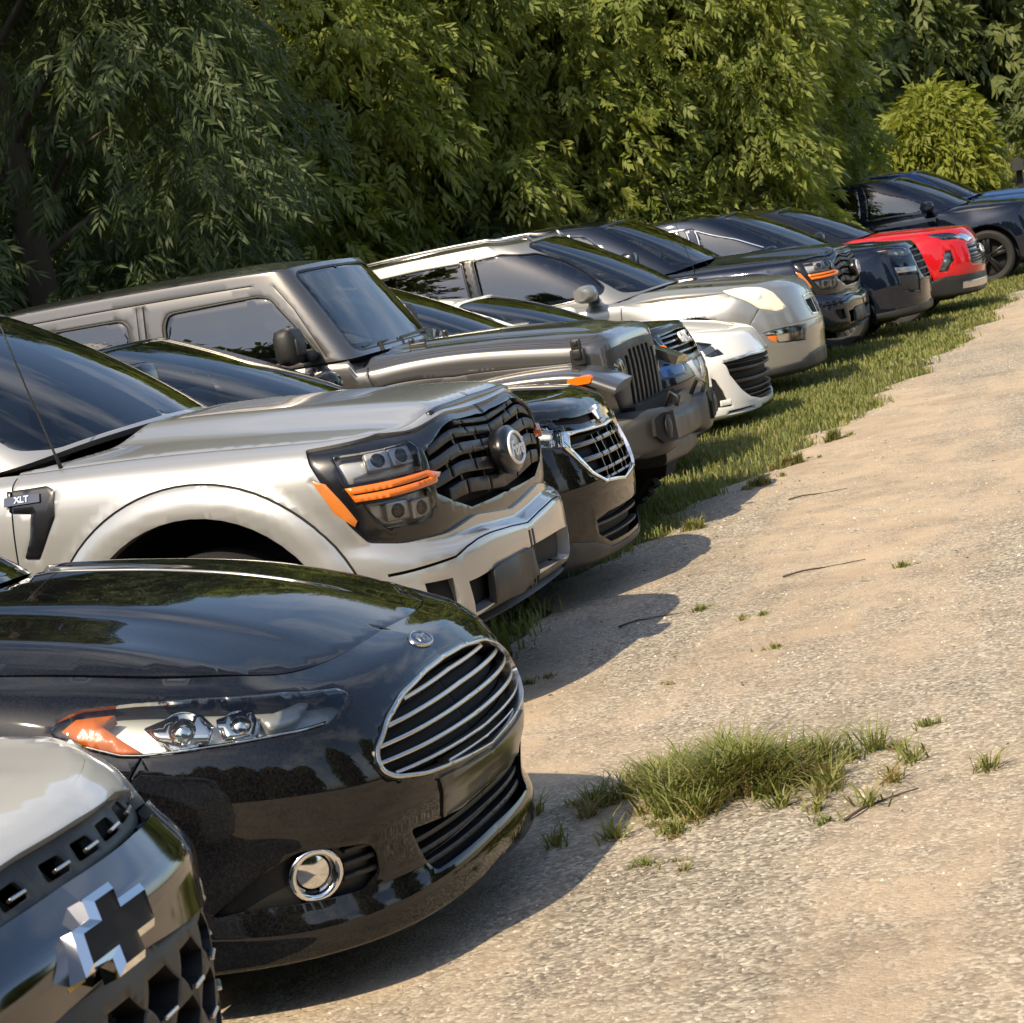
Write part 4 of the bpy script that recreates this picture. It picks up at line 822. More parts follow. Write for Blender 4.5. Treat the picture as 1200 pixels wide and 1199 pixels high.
# ---- black saloon -------------------------------------------------------------------------------------------------
def build_saloon():
    B = CARS['saloon']['body']; G = CARS['saloon']['glass']; t = lambda k: TR['saloon.'+k]
    gr = rnd(t('grille'), .03); grin = inset(gr, .013); lamp = rnd(t('lamp'), .015); itk = rnd(t('intake'), .02)
    body = [
     R('lamp', lamp, ('headlight', 'lamp_silver', -.055, .004, 'pair'), ('lens', 'glass_clear', .001, .012, 'pair', 'headlight')),
     R('grs', gr, ('grille_surround', 'satin_chrome', .006, .04, 'both', None, .9)),
     R('gri', grin, ('grille', 'void_black', -.05, .004, 'both')),
     R('intake', itk, ('lower_intake', 'void_black', -.06, .004, 'both')),
     R('fog', rnd(t('fog'), .03), ('fog_bezel', 'black_plastic', -.03, .004, 'pair')),
     R('plate', t('plate'), ('plate_panel', 'gloss_black', .006, .02, 'both')),
    ]
    for i, p in enumerate(bars(grin, 6, .008, B, lo=.04, hi=.98)): body.append(R('gb%d' % i, p, ('grille_slat', 'satin_chrome', -.006, .035, 'both', 'grille', .9)))
    for i, p in enumerate(bars(itk, 3, .012, B)): body.append(R('ib%d' % i, p, ('intake_slat', 'black_plastic', -.015, .04, 'both', 'lower_intake', .7)))
    f = t('lamp')
    body += [R('seam_f', strip([f[12], (f[12][0]+.03, f[12][1]-.05), (f[12][0]+.05, 0.35)], .005), ('bumper_seam', 'void_black', -.008, .004, 'pair'))]
    # amber and reflectors sit inside the lamp, on the recessed bucket
    fc = [sum(p[0] for p in t('fog')[1:6])/5, sum(p[1] for p in t('fog')[1:6])/5]
    wind = [(-.01, .03), (G.U[110], .03), (G.U[124], .10), (G.U[124], .93), (G.U[110], .97), (-.01, .97)]
    sw = [G.side(-1.95, 1.0), G.side(-2.25, 1.2), G.side(-2.42, 1.345), G.side(-2.75, 1.36), G.side(-3.3, 1.33), G.side(-3.75, 1.08), G.side(-3.7, 1.04)]
    glass = [R('ws', wind, ('windscreen', 'glass_screen', 0, .006, 'both')), R('sw', sw, ('side_window', 'glass_dark', -.004, .006, 'pair')), R('rw', [(G.U[-1]+.01, .15), (G.U[-1]-.5, .15), (G.U[-1]-.45, .85), (G.U[-1]+.01, .85)], ('rear_window', 'glass_dark', -.004, .006, 'both'))]
    c = Car('saloon', 'saloon_car', 'paint_black', dict(label='shiny black saloon car with slatted chrome grille, parked beside the silver pickup', category='car', group='vehicles parked in the row'),
            [(-.98, .79, .335), (-3.83, .79, .335)], [(-.98, .37, .335), (-3.83, .37, .335)], body, (), glass, h=.022, hood_h=.04, gap=.011)
    # lamp internals
    S = c.S; sh = c.sh
    LB = Shell(B, [('a', t('amber')), ('b', rnd(t('bulb_a'), .01)), ('c', rnd(t('bulb_b'), .01)), ('d', rnd(t('bulb_c'), .01))], .02, inset(lamp, .006))
    hl = c.parts['headlight']
    for k, nm, m, off in (('a', 'turn_signal', 'amber', -.008), ('b', 'reflector', 'chrome', -.02), ('c', 'reflector', 'chrome', -.018), ('d', 'reflector', 'lamp_silver', -.02)):
        for o, par in zip(emit(nm, LB.data(k, off, .04, er=1.2), m, None, 'pair', sh), hl): o.parent = par
    for sg in (-1, 1):
        par = hl[0] if sg < 0 else hl[1]
        for q, r in (('bulb_a', .045), ('bulb_b', .038)):
            uv = np.mean(t(q), axis=0); M = frame_at(B, uv, sh, -.03, sg)
            vf = lathe_vf([(.001, .022), (r*.5, .018), (r*.85, .004), (r, -.01), (r*1.1, -.01), (r*1.1, .004), (r*1.18, .004), (r*1.18, -.03)], 24, 'z')
            put('projector', xf(vf, M), 'chrome', par, smooth=True)
    # bright strip along the lower edge of each lamp
    st = strip([t('lamp')[i] for i in (9, 10, 11, 12, 13, 14)], .012); st = inset(st, 0)
    LS = Shell(B, [('s', [(a, b+.006) for a, b in st])], .02, inset(lamp, .004))
    for o, par in zip(emit('light_strip', LS.data('s', -.004, .03, er=.8), 'chrome', None, 'pair', sh), hl): o.parent = par
    # fog lamps
    for sg, par in zip((-1, 1), c.parts['fog_bezel']):
        M = frame_at(B, B.front(.715, .345), sh, -.012, sg)
        vf = lathe_vf([(.050, .006), (.056, .014), (.066, .012), (.070, 0), (.070, -.03)], 32, 'z')
        put('fog_ring', xf(vf, M), 'chrome', par, smooth=True)
        put('fog_lens', xf(lathe_vf([(.001, .004), (.030, .0), (.051, -.010)], 32, 'z'), M), 'reflector', par, smooth=True)
        for dz in (-.032, .0, .03):
            M2 = frame_at(B, B.front(.615, .345+dz), sh, -.022, sg)
            put('bezel_slat', xf(box_vf((0, 0, 0), (.11, .014, .018), .004), M2), 'black_plastic', par)
    # oval badge on the nose
    M = frame_at(B, (0., B.find_sz(0, .755)[1]), sh, .002); E_ = Matrix.Diagonal((1.9, 1, 1, 1))
    put('badge', xf(lathe_vf([(.001, .003), (.026, .003), (.029, .001), (.03, -.004)], 28, 'z'), M@E_), 'emblem_blue', c.root, smooth=True)
    put('badge_ring', xf(lathe_vf([(.026, .003), (.0275, .006), (.030, .004), (.0315, -.003)], 28, 'z'), M@E_), 'satin_chrome', c.root, smooth=True)
    put('badge_lettering', xf(text_mesh('Ford', .028, .001, .35), M@Matrix.Translation((0, 0, .0045))), 'satin_chrome', c.root)
    return c
build_saloon()

# ---- two pickups of one model ------------------------------------------------------------------------------------
def build_pickup(key, paint_mat, label, h, far=False, name='pickup_truck', zlift=0.):
    B = CARS[key]['body']; G = CARS[key]['glass']; t = lambda k: TR['pickup.'+k]
    mask = rnd(t('mask'), .02); gr = t('grille'); D = ('pair',)
    body = [
     R('flare', strip([B.side(-.97+.655*math.cos(a), .42+.655*math.sin(a)) for a in np.linspace(.25, math.pi-.1, 36)], .010), ('arch_crease', 'void_black', -.006, .003, 'pair')),
     R('mask', mask, ('front_mask', 'gloss_black', -.012, .085, 'both')),
     R('val', [(-.01, -.5), (B.front(.80, .40)[0], -.5), B.front(.80, .40), B.front(.55, .415), B.front(.35, .44), (-.01, B.find_sz(0, .44)[1])], ('lower_valance', 'black_plastic', -.004, .03, 'both')),
     R('gap', strip(t('gap'), .014), ('bumper_gap', 'void_black', -.02, .004, 'both')),
     R('fogr', t('fogr'), ('fog_recess', 'void_black', -.03, .004, 'pair')),
     R('slots', t('slots'), ('bumper_intake', 'void_black', -.05, .004, 'both')),
     R('low', t('low'), ('lower_intake', 'void_black', -.05, .004, 'both')),
     R('gri', gr, ('grille', 'void_black', -.08, .004, 'both', 'front_mask')),
     R('lu', rnd(t('lamp_up'), .012), ('headlight', 'lamp_silver', -.05, .003, 'pair'), ('lens', 'lens_smoke', -.008, .01, 'pair', 'headlight')),
     R('ll', rnd(t('lamp_lo'), .012), ('headlight', 'lamp_silver', -.05, .003, 'pair'), ('lens', 'lens_smoke', -.008, .01, 'pair', 'headlight')),
     R('am', t('amber'), ('turn_signal', 'amber', .004, .03, 'pair', None, .8)),
     R('mk', t('marker'), ('side_marker', 'amber_dull', -.002, .02, 'pair')),
     R('vent', rnd(t('vent'), .008), ('fender_vent', 'gloss_black', .006, .02, 'pair')),
    ]
    am = t('amber'); mid = [((am[0][0]+am[4][0])/2-.015, (am[0][1]+am[4][1])/2), ((am[1][0]+am[3][0])/2+.02, (am[1][1]+am[3][1])/2)]
    body.append(R('ams', strip(mid, .006), ('signal_slit', 'void_black', -.004, .003, 'pair', 'turn_signal')))
    for i, p in enumerate(bars(gr, 5, .032, B, lo=.02, hi=.98)): body.append(R('gb%d' % i, p, ('grille_bar', 'black_plastic', -.018-.006*(i % 2), .05, 'both', 'front_mask', .8)))
    gc = clip0(gr, 0); vs = [p[1] for p in gc]; v0, v1 = min(vs), max(vs)
    for i in range(2):                                    # short struts between the bars
        for j in range(4):
            u = .17+.24*i+(.11 if j % 2 else 0); va = v0+(v1-v0)*(.1+.2*j)+.004; vb = va+(v1-v0)*.2-.008
            q = [(u-.012, va), (u+.006, va), (u+.020, vb), (u+.002, vb)]
            if inside(gr, np.array(q)).all(): body.append(R('st%d_%d' % (i, j), q, ('grille_strut', 'black_plastic', -.035, .04, 'pair', 'front_mask', .6)))
    sl = [(abs(a), b) for a, b in t('slots')]
    for f in (.25, .5, .75):
        x0 = max(sl[0][0], sl[3][0])*(1-f); body.append(R('bs%d' % int(f*100), [(x0, sl[0][1]+.05), (x0+.014, sl[0][1]+.05), (x0+.014, sl[3][1]-.05), (x0, sl[3][1]-.05)], ('intake_bar', 'black_plastic', -.01, .03, 'pair')))
    # doors
    if not far:
        for k, x in enumerate((-1.68, -2.75, -3.75)):
            body.append(R('door%d' % k, seam(B, [(x, .50), (x, .8), (x+.01, 1.19)]), ('door_seam', 'void_black', -.008, .003, 'pair')))
    U = G.U; i1 = int(np.argmax(G.base[:, 1] > .70)); i2 = int(np.argmax(G.base[:, 1] > .80))
    wind = [(-.01, .02), (U[i1], .02), (U[i2], .08), (U[i2], .92), (U[i1], .97), (-.01, .97)]
    w1 = [G.side(-2.05, 1.27), G.side(-2.62, 1.735), G.side(-2.80, 1.765), G.side(-2.80, 1.27)]
    w2 = [G.side(-2.90, 1.27), G.side(-2.90, 1.77), G.side(-3.55, 1.765), G.side(-3.66, 1.70), G.side(-3.66, 1.28)]
    glass = [R('ws', rnd(wind, .05), ('windscreen', 'glass_screen', 0, .006, 'both')), R('w1', rnd(w1, .05), ('side_window', 'glass_dark', -.006, .006, 'pair')), R('w2', rnd(w2, .05), ('side_window', 'glass_dark', -.006, .006, 'pair')), R('rw', [(U[-1]+.01, .12), (U[-1]-.55, .12), (U[-1]-.50, .88), (U[-1]+.01, .88)], ('rear_window', 'glass_dark', -.004, .006, 'both'))]
    c = Car(key, name, paint_mat, dict(label=label, category='pickup', group='vehicles parked in the row'),
            [(-.97, .86, .405), (-4.65, .86, .405)], [(-.97, .535, .42), (-4.65, .52, .42)], body, (), glass, h=h, hood_h=h*1.3, cowl=.10, gap=.009, rim='rim_metal', spokes=6, wwid=.27, zfloor=.40)
    sh = c.sh; root = c.root; root.location.z = zlift
    # lamp internals
    for hi, q in enumerate(('lamp_up', 'lamp_lo')):
        cu = np.mean(t(q), axis=0)
        for sg, par in ((-1, c.parts['headlight'][0]), (1, c.parts['headlight'][1])):
            for du in (-.06, .06):
                M = frame_at(B, (cu[0]+du, cu[1]), sh, -.03, sg)
                vf = cat(box_vf((0, 0, 0), (.095, .072, .03), .010)); put('reflector', xf(vf, M), 'lamp_silver', par, ang=40)
                put('projector', xf(lathe_vf([(.001, .022), (.016, .021), (.026, .018), (.030, .010)], 16, 'z'), M), 'gloss_black', par, smooth=True)
    PB = Shell(B, [], .05, rnd(clip0(t('plate'), 0), .015)); emit('plate_bracket', PB.data('body', .012, .03), 'grey_plastic', root, 'right', sh)
    # round badge in the middle of the grille
    zb = .945; M = frame_at(B, (0., B.find_sz(0, zb)[1]), sh, .035)
    put('badge', xf(lathe_vf([(.001, .02), (.088, .018), (.108, .006), (.112, -.02), (.10, -.06)], 36, 'z'), M@Matrix.Diagonal((1.15, .86, 1, 1))), 'gloss_black', root, smooth=True)
    put('badge_ring', xf(lathe_vf([(.070, .019), (.072, .025), (.082, .025), (.085, .018)], 36, 'z'), M@Matrix.Diagonal((1.2, .80, 1, 1))), 'emblem_white', root, smooth=True)
    put('badge_lettering', xf(text_mesh('Ford', .085, .003, .35, .002), M@Matrix.Translation((0, -.004, .022))), 'emblem_white', root)
    # black lip along the front edge of the hood
    top = B.T[:, -1]; line = [tuple(np.array([p[0]+.01, -p[1], p[2]-.012])+sh) for p in top[::4] if p[1] < .50 and p[0] > -.5]
    line = line[::-1]+[(a, -b, c_) for a, b, c_ in line[1:]]
    put('hood_lip', tube_vf(line, .014, 8), 'gloss_black', root, smooth=True)
    # antenna on the right front wing, wipers, mirrors
    z0 = float(pu_top(np.array([-1.50]), np.array([.86]))[0]); bx = -1.50
    put('antenna', tube_vf([(bx+sh[0], -.86, z0-.02), (bx-.02+sh[0], -.86, z0+.06), (bx-.10+sh[0], -.865, z0+.40), (bx-.20+sh[0], -.87, z0+.86)], [.010, .005, .0035, .0025], 6), 'black_plastic', root, smooth=True)
    for y0, y1 in ((-.66, -.02), (.02, .66)):
        pts = [G.P([(np.interp(abs(y), G.base[:, 1], G.U), v)])[0] for y, v in ((y0, .04), ((y0*.6+y1*.4), .11), (y1, .14))]
        pts = [(q[0]+.02+sh[0], y, q[2]+.012) for q, y in zip(pts, (y0, y0*.6+y1*.4, y1))]
        bl = [G.P([(np.interp(abs(y), G.base[:, 1], G.U), .125)])[0] for y in (y0+.1, y1+.05)]
        put('wiper', cat(tube_vf([(a_+.015, b_, c_+.015) for a_, b_, c_ in pts], .014, 6), tube_vf([(q[0]+.025+sh[0], y, q[2]+.02) for q, y in zip(bl, (y0+.1, y1+.05))], .013, 6)), 'grey_plastic', root)
    for sg in (-1, 1):
        vf = cat(box_vf((-2.10+sh[0], sg*1.07, 1.38), (.16, .22, .24), .05), box_vf((-2.06+sh[0], sg*.95, 1.30), (.10, .16, .06), .02)); put('mirror', vf, 'gloss_black', root, ang=45)
    # lettering plate on the fender vent
    vt = t('vent'); cu = np.mean([vt[i] for i in (0, 1, 7, 8)], axis=0)
    if not far:
        for sg in (-1, 1):
            M = frame_at(B, cu, sh, .012, sg); put('vent_nameplate', xf(box_vf((0, 0, 0), (.15, .036, .004), .001), M), 'dark_chrome', root)
            put('vent_lettering', xf(text_mesh('XLT', .034, .002, 0, .001), M@Matrix.Translation((0, 0, .004))), 'chrome', root)
    return c
build_pickup('pickup', 'paint_silver', 'silver pickup truck with black grille mask and amber lamp bars, beside the black saloon', .028)
build_pickup('pickup_b', 'paint_navy', 'dark navy pickup truck with amber lamp bars, beside the silver crossover', .04, True)

# ---- grey off-roader ---------------------------------------------------------------------------------------------
def loft_box(st, n=6):
    """st: [(y, x0, x1, z0, z1, r)] rounded rectangles lofted along y"""
    V, F = [], []; m = 4*n
    for y, x0, x1, z0, z1, r in st:
        r = min(r, abs(x1-x0)*.49, abs(z1-z0)*.49)
        for cx, cz, a0 in ((x1-r, z1-r, 0), (x0+r, z1-r, 90), (x0+r, z0+r, 180), (x1-r, z0+r, 270)):
            for k in range(n):
                a = math.radians(a0+90*k/(n-1)); V.append((cx+r*math.cos(a), y, cz+r*math.sin(a)))
    for i in range(len(st)-1):
        for k in range(m): F.append((i*m+k, (i+1)*m+k, (i+1)*m+(k+1) % m, i*m+(k+1) % m))
    F.append(tuple(range(m))); F.append(tuple((len(st)-1)*m+k for k in range(m))[::-1])
    return V, F
def flare_vf(path, y0, y1, th=.035, lip=.05, z0=.02):
    """wheel arch flare: path [(x, z)] of the outer edge, swept between y0 (body) and y1"""
    P = np.array(spl(path, 5)); T = np.gradient(P, axis=0); T /= np.linalg.norm(T, axis=1, keepdims=True); N = np.stack([-T[:, 1], T[:, 0]], 1)
    if N[len(N)//2, 1] < 0: N = -N
    V, F = [], []
    for p, n in zip(P, N):
        sec = [(y0, z0), (y0+(y1-y0)*.55, z0*.9), (y1-.03, 0), (y1-.006, -.012), (y1, -.03), (y1, -lip), (y1-.02, -lip-.004), (y1-.035, -th-.01), (y0, -th)]
        for yy, d in sec: V.append((p[0]+n[0]*d, yy, p[1]+n[1]*d))
    m = 9
    for i in range(len(P)-1):
        for k in range(m): F.append((i*m+k, i*m+(k+1) % m, (i+1)*m+(k+1) % m, (i+1)*m+k))
    F.append(tuple(range(m))); F.append(tuple((len(P)-1)*m+k for k in range(m))[::-1])
    return V, F
def build_jeep():
    key = 'jeep'; B = CARS[key]['body']; G = CARS[key]['glass']; t = lambda k: TR['jeep.'+k]
    Z = 1.055
    def fr(y0, y1, z0, z1): return [B.front(y0, z0), B.front(y1, z0), B.front(y1, z1), B.front(y0, z1)]
    body = [R('grp', [(-.01, B.find_sz(0, .66)[1]), B.front(.50, .68), B.front(.565, .86), B.front(.55, 1.07), (-.01, B.find_sz(0, 1.10)[1])], ('grille_panel', 'black_plastic', .002, .02, 'both'))]
    for i, yc in enumerate((0, .105, .21, .315)):
        a, b = (-.03, .03) if yc == 0 else (yc-.03, yc+.03)
        q = fr(max(a, 0), b, .74, 1.05 if i < 3 else 1.02)
        if yc == 0: q = [(-.01, q[0][1]), q[1], q[2], (-.01, q[3][1])]
        body.append(R('sl%d' % i, rnd(q, .012), ('grille_slot', 'void_black', -.06, .003, 'both' if yc == 0 else 'pair', 'grille_panel')))
    hc = B.front(.455, .945); hl = [(hc[0]+.085/B.ulen*math.cos(a), hc[1]+.085/B.vlen*math.sin(a)) for a in np.linspace(0, 2*math.pi, 26, endpoint=False)]
    body.append(R('hl', hl, ('headlight', 'lamp_grey', -.05, .003, 'pair'), ('lens', 'glass_clear', .002, .01, 'pair', 'headlight')))
    body.append(R('hs', strip(prune_uv(B, [(-1.66, 1.085), (-1.2, 1.075), (-.8, 1.06), (-.45, 1.045)]), .007), ('hood_seam', 'void_black', -.006, .003, 'pair')))
    body.append(R('cs', strip(prune_uv(B, [(-1.66, 1.085), (-1.68, 1.15), (-1.69, 1.22)]), .007), ('cowl_seam', 'void_black', -.006, .003, 'pair')))
    for k, x in enumerate((-1.98, -3.02, -3.95)): body.append(R('d%d' % k, seam(B, [(x, .55), (x, .9), (x, 1.25)]), ('door_seam', 'void_black', -.006, .003, 'pair')))
    zl = 1.31
    wa = [G.side(-2.86, zl), G.side(-2.86, 1.63), G.side(-2.83, 1.69), G.side(-2.27, 1.70), G.side(-2.20, 1.68), G.side(-2.06, 1.49), G.side(-1.945, zl)]
    wb = [G.side(-3.80, zl), G.side(-3.80, 1.66), G.side(-3.74, 1.70), G.side(-3.14, 1.70), G.side(-3.10, 1.66), G.side(-3.08, zl)]
    U = G.U; i1 = int(np.argmax(G.base[:, 1] > .60)); i2 = int(np.argmax(G.base[:, 1] > .655))
    wind = [(-.01, .06), (U[i1], .06), (U[i2], .10), (U[i2], .90), (U[i1], .94), (-.01, .94)]
    glass = [R('fr_a', rnd(inset(wa, -.022), .05), ('window_seal', 'black_plastic', -.004, .01, 'pair')), R('fr_b', rnd(inset(wb, -.022), .05), ('window_seal', 'black_plastic', -.004, .01, 'pair')),
     R('wsf', rnd(inset(wind, -.018), .05), ('windscreen_seal', 'black_plastic', -.002, .01, 'both')),
     R('ws', rnd(wind, .06), ('windscreen', 'glass_screen', -.006, .006, 'both')), R('wa', rnd(wa, .05), ('side_window', 'glass_dark', -.010, .006, 'pair')), R('wb', rnd(wb, .05), ('side_window', 'glass_dark', -.010, .006, 'pair')),
     R('rl', strip([G.side(-4.3, 1.765), G.side(-3.6, 1.775), G.side(-2.9, 1.775), G.side(-2.30, 1.768)], .010), ('roof_seam', 'void_black', -.006, .003, 'pair')),
     R('bp', strip([G.side(-2.985, 1.76), G.side(-2.98, 1.28)], .012), ('pillar_seam', 'void_black', -.006, .003, 'pair')),
     R('bp2', strip([G.side(-3.03, 1.76), G.side(-3.025, 1.28)], .006), ('pillar_seam', 'void_black', -.004, .003, 'pair')),
     R('ap', strip([G.side(-2.17, 1.75), G.side(-2.06, 1.60), G.side(-1.90, 1.30)], .007), ('pillar_seam', 'void_black', -.004, .003, 'pair'))]
    c = Car(key, 'off_roader', 'paint_grey', dict(label='grey boxy off-roader with slotted black grille, beside the black crossover', category='car', group='vehicles parked in the row'),
            [(-.85, .78, .415), (-3.80, .78, .415)], [(-3.80, .52, .42)], body, (), glass, h=.03, hood_h=.045, cowl=.04, rim='rim_black', spokes=7, knob=True, wwid=.27, zfloor=.48, pan=False)
    sh = c.sh; root = c.root; T = Matrix.Translation(tuple(sh))
    # flares, bumper, lamps
    fl = flare_vf([(-1.42, .62), (-1.32, .86), (-1.18, .985), (-.95, 1.02), (-.60, 1.015), (-.40, .985), (-.22, .90)], .60, .945)
    rl = flare_vf([(-4.40, .70), (-4.28, .90), (-4.10, 1.0), (-3.80, 1.01), (-3.5, 1.0), (-3.32, .90), (-3.22, .62)], .76, .945)
    for q in (fl, mirror_y(fl)): put('front_fender', xf(q, T), 'paint_grey', root, ang=50)
    for q in (rl, mirror_y(rl)): put('rear_fender', xf(q, T), 'paint_grey', root, ang=50)
    for sg in (-1, 1):
        put('turn_signal', xf(loft_box([(sg*.925, -.50, -.345, .928, .982, .025), (sg*.952, -.49, -.355, .935, .975, .022)]), T), 'amber', root, ang=40)
        M = frame_at(B, hc, sh, -.02, sg)
        put('headlamp_ring', xf(lathe_vf([(.072, 0), (.076, .012), (.088, .016), (.094, .006), (.094, -.03)], 28, 'z'), M), 'black_plastic', root, smooth=True)
        put('headlamp_reflector', xf(lathe_vf([(.001, .012), (.03, .010), (.055, -.004), (.074, .004)], 28, 'z'), M), 'reflector', root, smooth=True)
        # hood latch: a ribbed block with a loop
        lx = -.485; lz = 1.10
        vf = cat(box_vf((lx, sg*.645, lz-.03), (.085, .035, .09), .01), box_vf((lx, sg*.655, lz+.035), (.06, .03, .075), .012), box_vf((lx, sg*.672, lz-.01), (.05, .02, .05), .008), box_vf((lx, sg*.668, lz+.05), (.03, .02, .03), .006))
        put('hood_latch', xf(vf, T), 'black_plastic', root, ang=40)
        mv = cat(box_vf((-2.02, sg*.99, 1.40), (.13, .22, .21), .05), box_vf((-1.98, sg*.86, 1.33), (.09, .14, .07), .025), box_vf((-1.955, sg*1.0, 1.39), (.03, .12, .10), .02)); put('mirror', xf(mv, T), 'black_plastic', root, ang=45)
        put('door_handle', xf(box_vf((-2.85, sg*.815, 1.10), (.16, .03, .035), .012), T), 'paint_grey', root, ang=45)
    bst = [(-.885, -.36, -.22, .60, .76, .03), (-.87, -.38, -.12, .565, .80, .05), (-.80, -.40, -.05, .55, .82, .06), (-.62, -.40, -.005, .545, .825, .06), (-.46, -.36, 0, .55, .815, .06), (-.38, -.30, -.02, .575, .775, .05), (-.1, -.28, -.005, .58, .77, .05)]
    bst = [(y*.92, x0, x1-.05, z0-.085, z1-.105, r) for y, x0, x1, z0, z1, r in bst]; bst = bst+[(-a, *q) for a, *q in bst[::-1]]
    put('front_bumper', xf(loft_box(bst), T), 'grey_plastic', root, ang=38)
    for sg in (-1, 1):
        pv = [Vector((.012, sg*y, z)) for y, z in ((.50, .60), (.72, .61), (.80, .66), (.79, .755), (.70, .775), (.52, .765))]
        if sg > 0: pv = pv[::-1]
        for q in pv: q.z -= .075; q.x = -.035 - max(abs(q.y)-.62, 0)*.28
        put('fog_recess', xf(extrude_poly(pv, (1, 0, 0), .02), T), 'void_black', root)
        put('fog_lamp', xf(xf(lathe_vf([(.001, .012), (.04, .008), (.055, 0), (.062, .008), (.066, -.01)], 24, 'x'), Matrix.Translation((-.045, sg*.625, .615))), T), 'black_plastic', root, smooth=True)
        put('tow_hook', xf(tube_vf([(-.12, sg*.36, .70), (-.07, sg*.36, .78), (-.03, sg*.36, .75), (-.05, sg*.36, .70)], .014, 8), T), 'black_plastic', root, smooth=True)
    put('skid_plate', xf(loft_box([(-.42, -.55, -.14, .38, .50, .04), (0, -.55, -.10, .38, .52, .04), (.42, -.55, -.14, .38, .50, .04)]), T), 'grey_plastic', root, ang=40)
    zc = 1.27
    for y0, y1 in ((-.60, -.05), (.02, .55)):
        put('wiper', cat(tube_vf([(-1.70+sh[0], y0*.6, zc), (-1.735+sh[0], y0*.6+.05, zc+.05), (-1.755+sh[0], y1, zc+.055)], .011, 6), tube_vf([(-1.755+sh[0], y0+.05, zc+.05), (-1.76+sh[0], y1+.05, zc+.06)], .010, 6)), 'black_plastic', root)
    for y in (-.32, .32): put('hood_stop', xf(cat(box_vf((-1.50, y, 1.275), (.10, .05, .02), .008), box_vf((-1.54, y, 1.295), (.03, .04, .04), .01)), T), 'black_plastic', root)
    return c
build_jeep()

# ---- crossovers, saloons and SUVs from the measured shapes -------------------------------------------------------
def std_glass(key, trace_side=False, roofgap=.10, screen='glass_screen', side='glass_dark', trim=None, xb=-2.5):
    C = CARS[key]; G = C['glass']; b = G.base; W = b[:, 1].max(); cowl = b[0, 0]; U = G.U
    zb = float(np.interp(2.6, -b[:, 0], b[:, 2])); zt = G.top[:, 2].max()
    i1 = int(np.argmax(b[:, 1] > .70*W)); i2 = int(np.argmax(b[:, 1] > .83*W))
    wind = [(-.01, .02), (U[i1], .02), (U[i2], .07), (U[i2], .92), (U[i1], .975), (-.01, .975)]
    L = C['L']; xr = -L+1.05
    lo, hi = zb+.045, zt-roofgap
    # A pillar line: x at belt and at roof
    xa0 = cowl-.62; xa1 = float(np.interp(.97, G.top[:, 1]/G.top[:, 1].max(), G.top[:, 0]))-.18 if False else G.top[0, 0]-.42
    wa = [G.side(xb+.05, lo), G.side(xb+.05, hi-.005), G.side(xa1-.2, hi-.005), G.side(xa1+.05, hi-.04), G.side((xa0+xa1)/2+.08, (lo+hi)/2+.03), G.side(xa0+.12, lo+.05), G.side(xa0+.08, lo)]
    wb = [G.side(xb-.05, lo), G.side(xb-.05, hi-.005), G.side(xr+.45, hi-.02), G.side(xr+.22, hi-.09), G.side(xr+.02, lo+.12), G.side(xr+.06, lo+.02)]
    g = []
    if trim:
        g += [R('ta', rnd(inset(wa+wb[:0], -.022), .04), ('window_trim', trim, .004, .012, 'pair')), R('tb', rnd(inset(wb, -.022), .04), ('window_trim', trim, .004, .012, 'pair'))]
    g += [R('ws', rnd(wind, .05), ('windscreen', screen, 0, .006, 'both')), R('wa', rnd(wa, .04), ('side_window', side, -.006, .006, 'pair')), R('wb', rnd(wb, .04), ('side_window', side, -.006, .006, 'pair'))]
    g.append(R('rw', [(U[-1]+.01, .15), (U[-1]-.55, .15), (U[-1]-.50, .85), (U[-1]+.01, .85)], ('rear_window', side, -.004, .006, 'both')))
    return g
def mirrors(c, key, mat, z=None, x=None, two=None):
    G = CARS[key]['glass']; b = G.base; W = b[:, 1].max(); x = x if x is not None else b[0, 0]-.55; z = z if z is not None else float(np.interp(2.6, -b[:, 0], b[:, 2]))+.10
    for sg in (-1, 1):
        st = [(sg*(W+.10), x-.09, x+.06, z-.06, z+.06, .05), (sg*(W+.16), x-.11, x+.10, z-.085, z+.085, .08), (sg*(W+.26), x-.11, x+.09, z-.08, z+.075, .075), (sg*(W+.31), x-.09, x+.04, z-.055, z+.05, .05)]
        if sg > 0: pass
        put('mirror', xf(loft_box(st), Matrix.Translation(tuple(c.sh))), mat, c.root, ang=50)
        put('mirror_foot', xf(loft_box([(sg*(W-.02), x-.05, x+.06, z-.10, z-.02, .03), (sg*(W+.13), x-.06, x+.05, z-.085, z-.03, .03)]), Matrix.Translation(tuple(c.sh))), 'black_plastic', c.root, ang=50)
def bowtie(c, B, uv, w, mat_rim='chrome', mat_in='gloss_black', off=.02, sgn=-1):
    M = frame_at(B, uv, c.sh, off, sgn); k = w/2
    P = [(-1, -.25), (-.80, .25), (-.34, .25), (-.28, .47), (.40, .47), (.33, .25), (1, .25), (.80, -.25), (.34, -.25), (.28, -.47), (-.40, -.47), (-.33, -.25)]
    P = [(x*k, y*k) for x, y in P]; Q = inset(P, k*.085)
    n = len(P); V = [(x, y, 0) for x, y in P]+[(x, y, -.03) for x, y in P]+[(x, y, .012) for x, y in Q]+[(x, y, .006) for x, y in Q]
    F = [(i, n+i, n+(i+1) % n, (i+1) % n)[::-1] for i in range(n)]+[(i, (i+1) % n, 2*n+(i+1) % n, 2*n+i)[::1] for i in range(n)]+[(2*n+i, 2*n+(i+1) % n, 3*n+(i+1) % n, 3*n+i) for i in range(n)]
    put('badge', xf((V, F), M), mat_rim, c.root, ang=20)
    put('badge_fill', xf(([(x, y, .008) for x, y in Q], [tuple(range(n))]), M), mat_in, c.root)
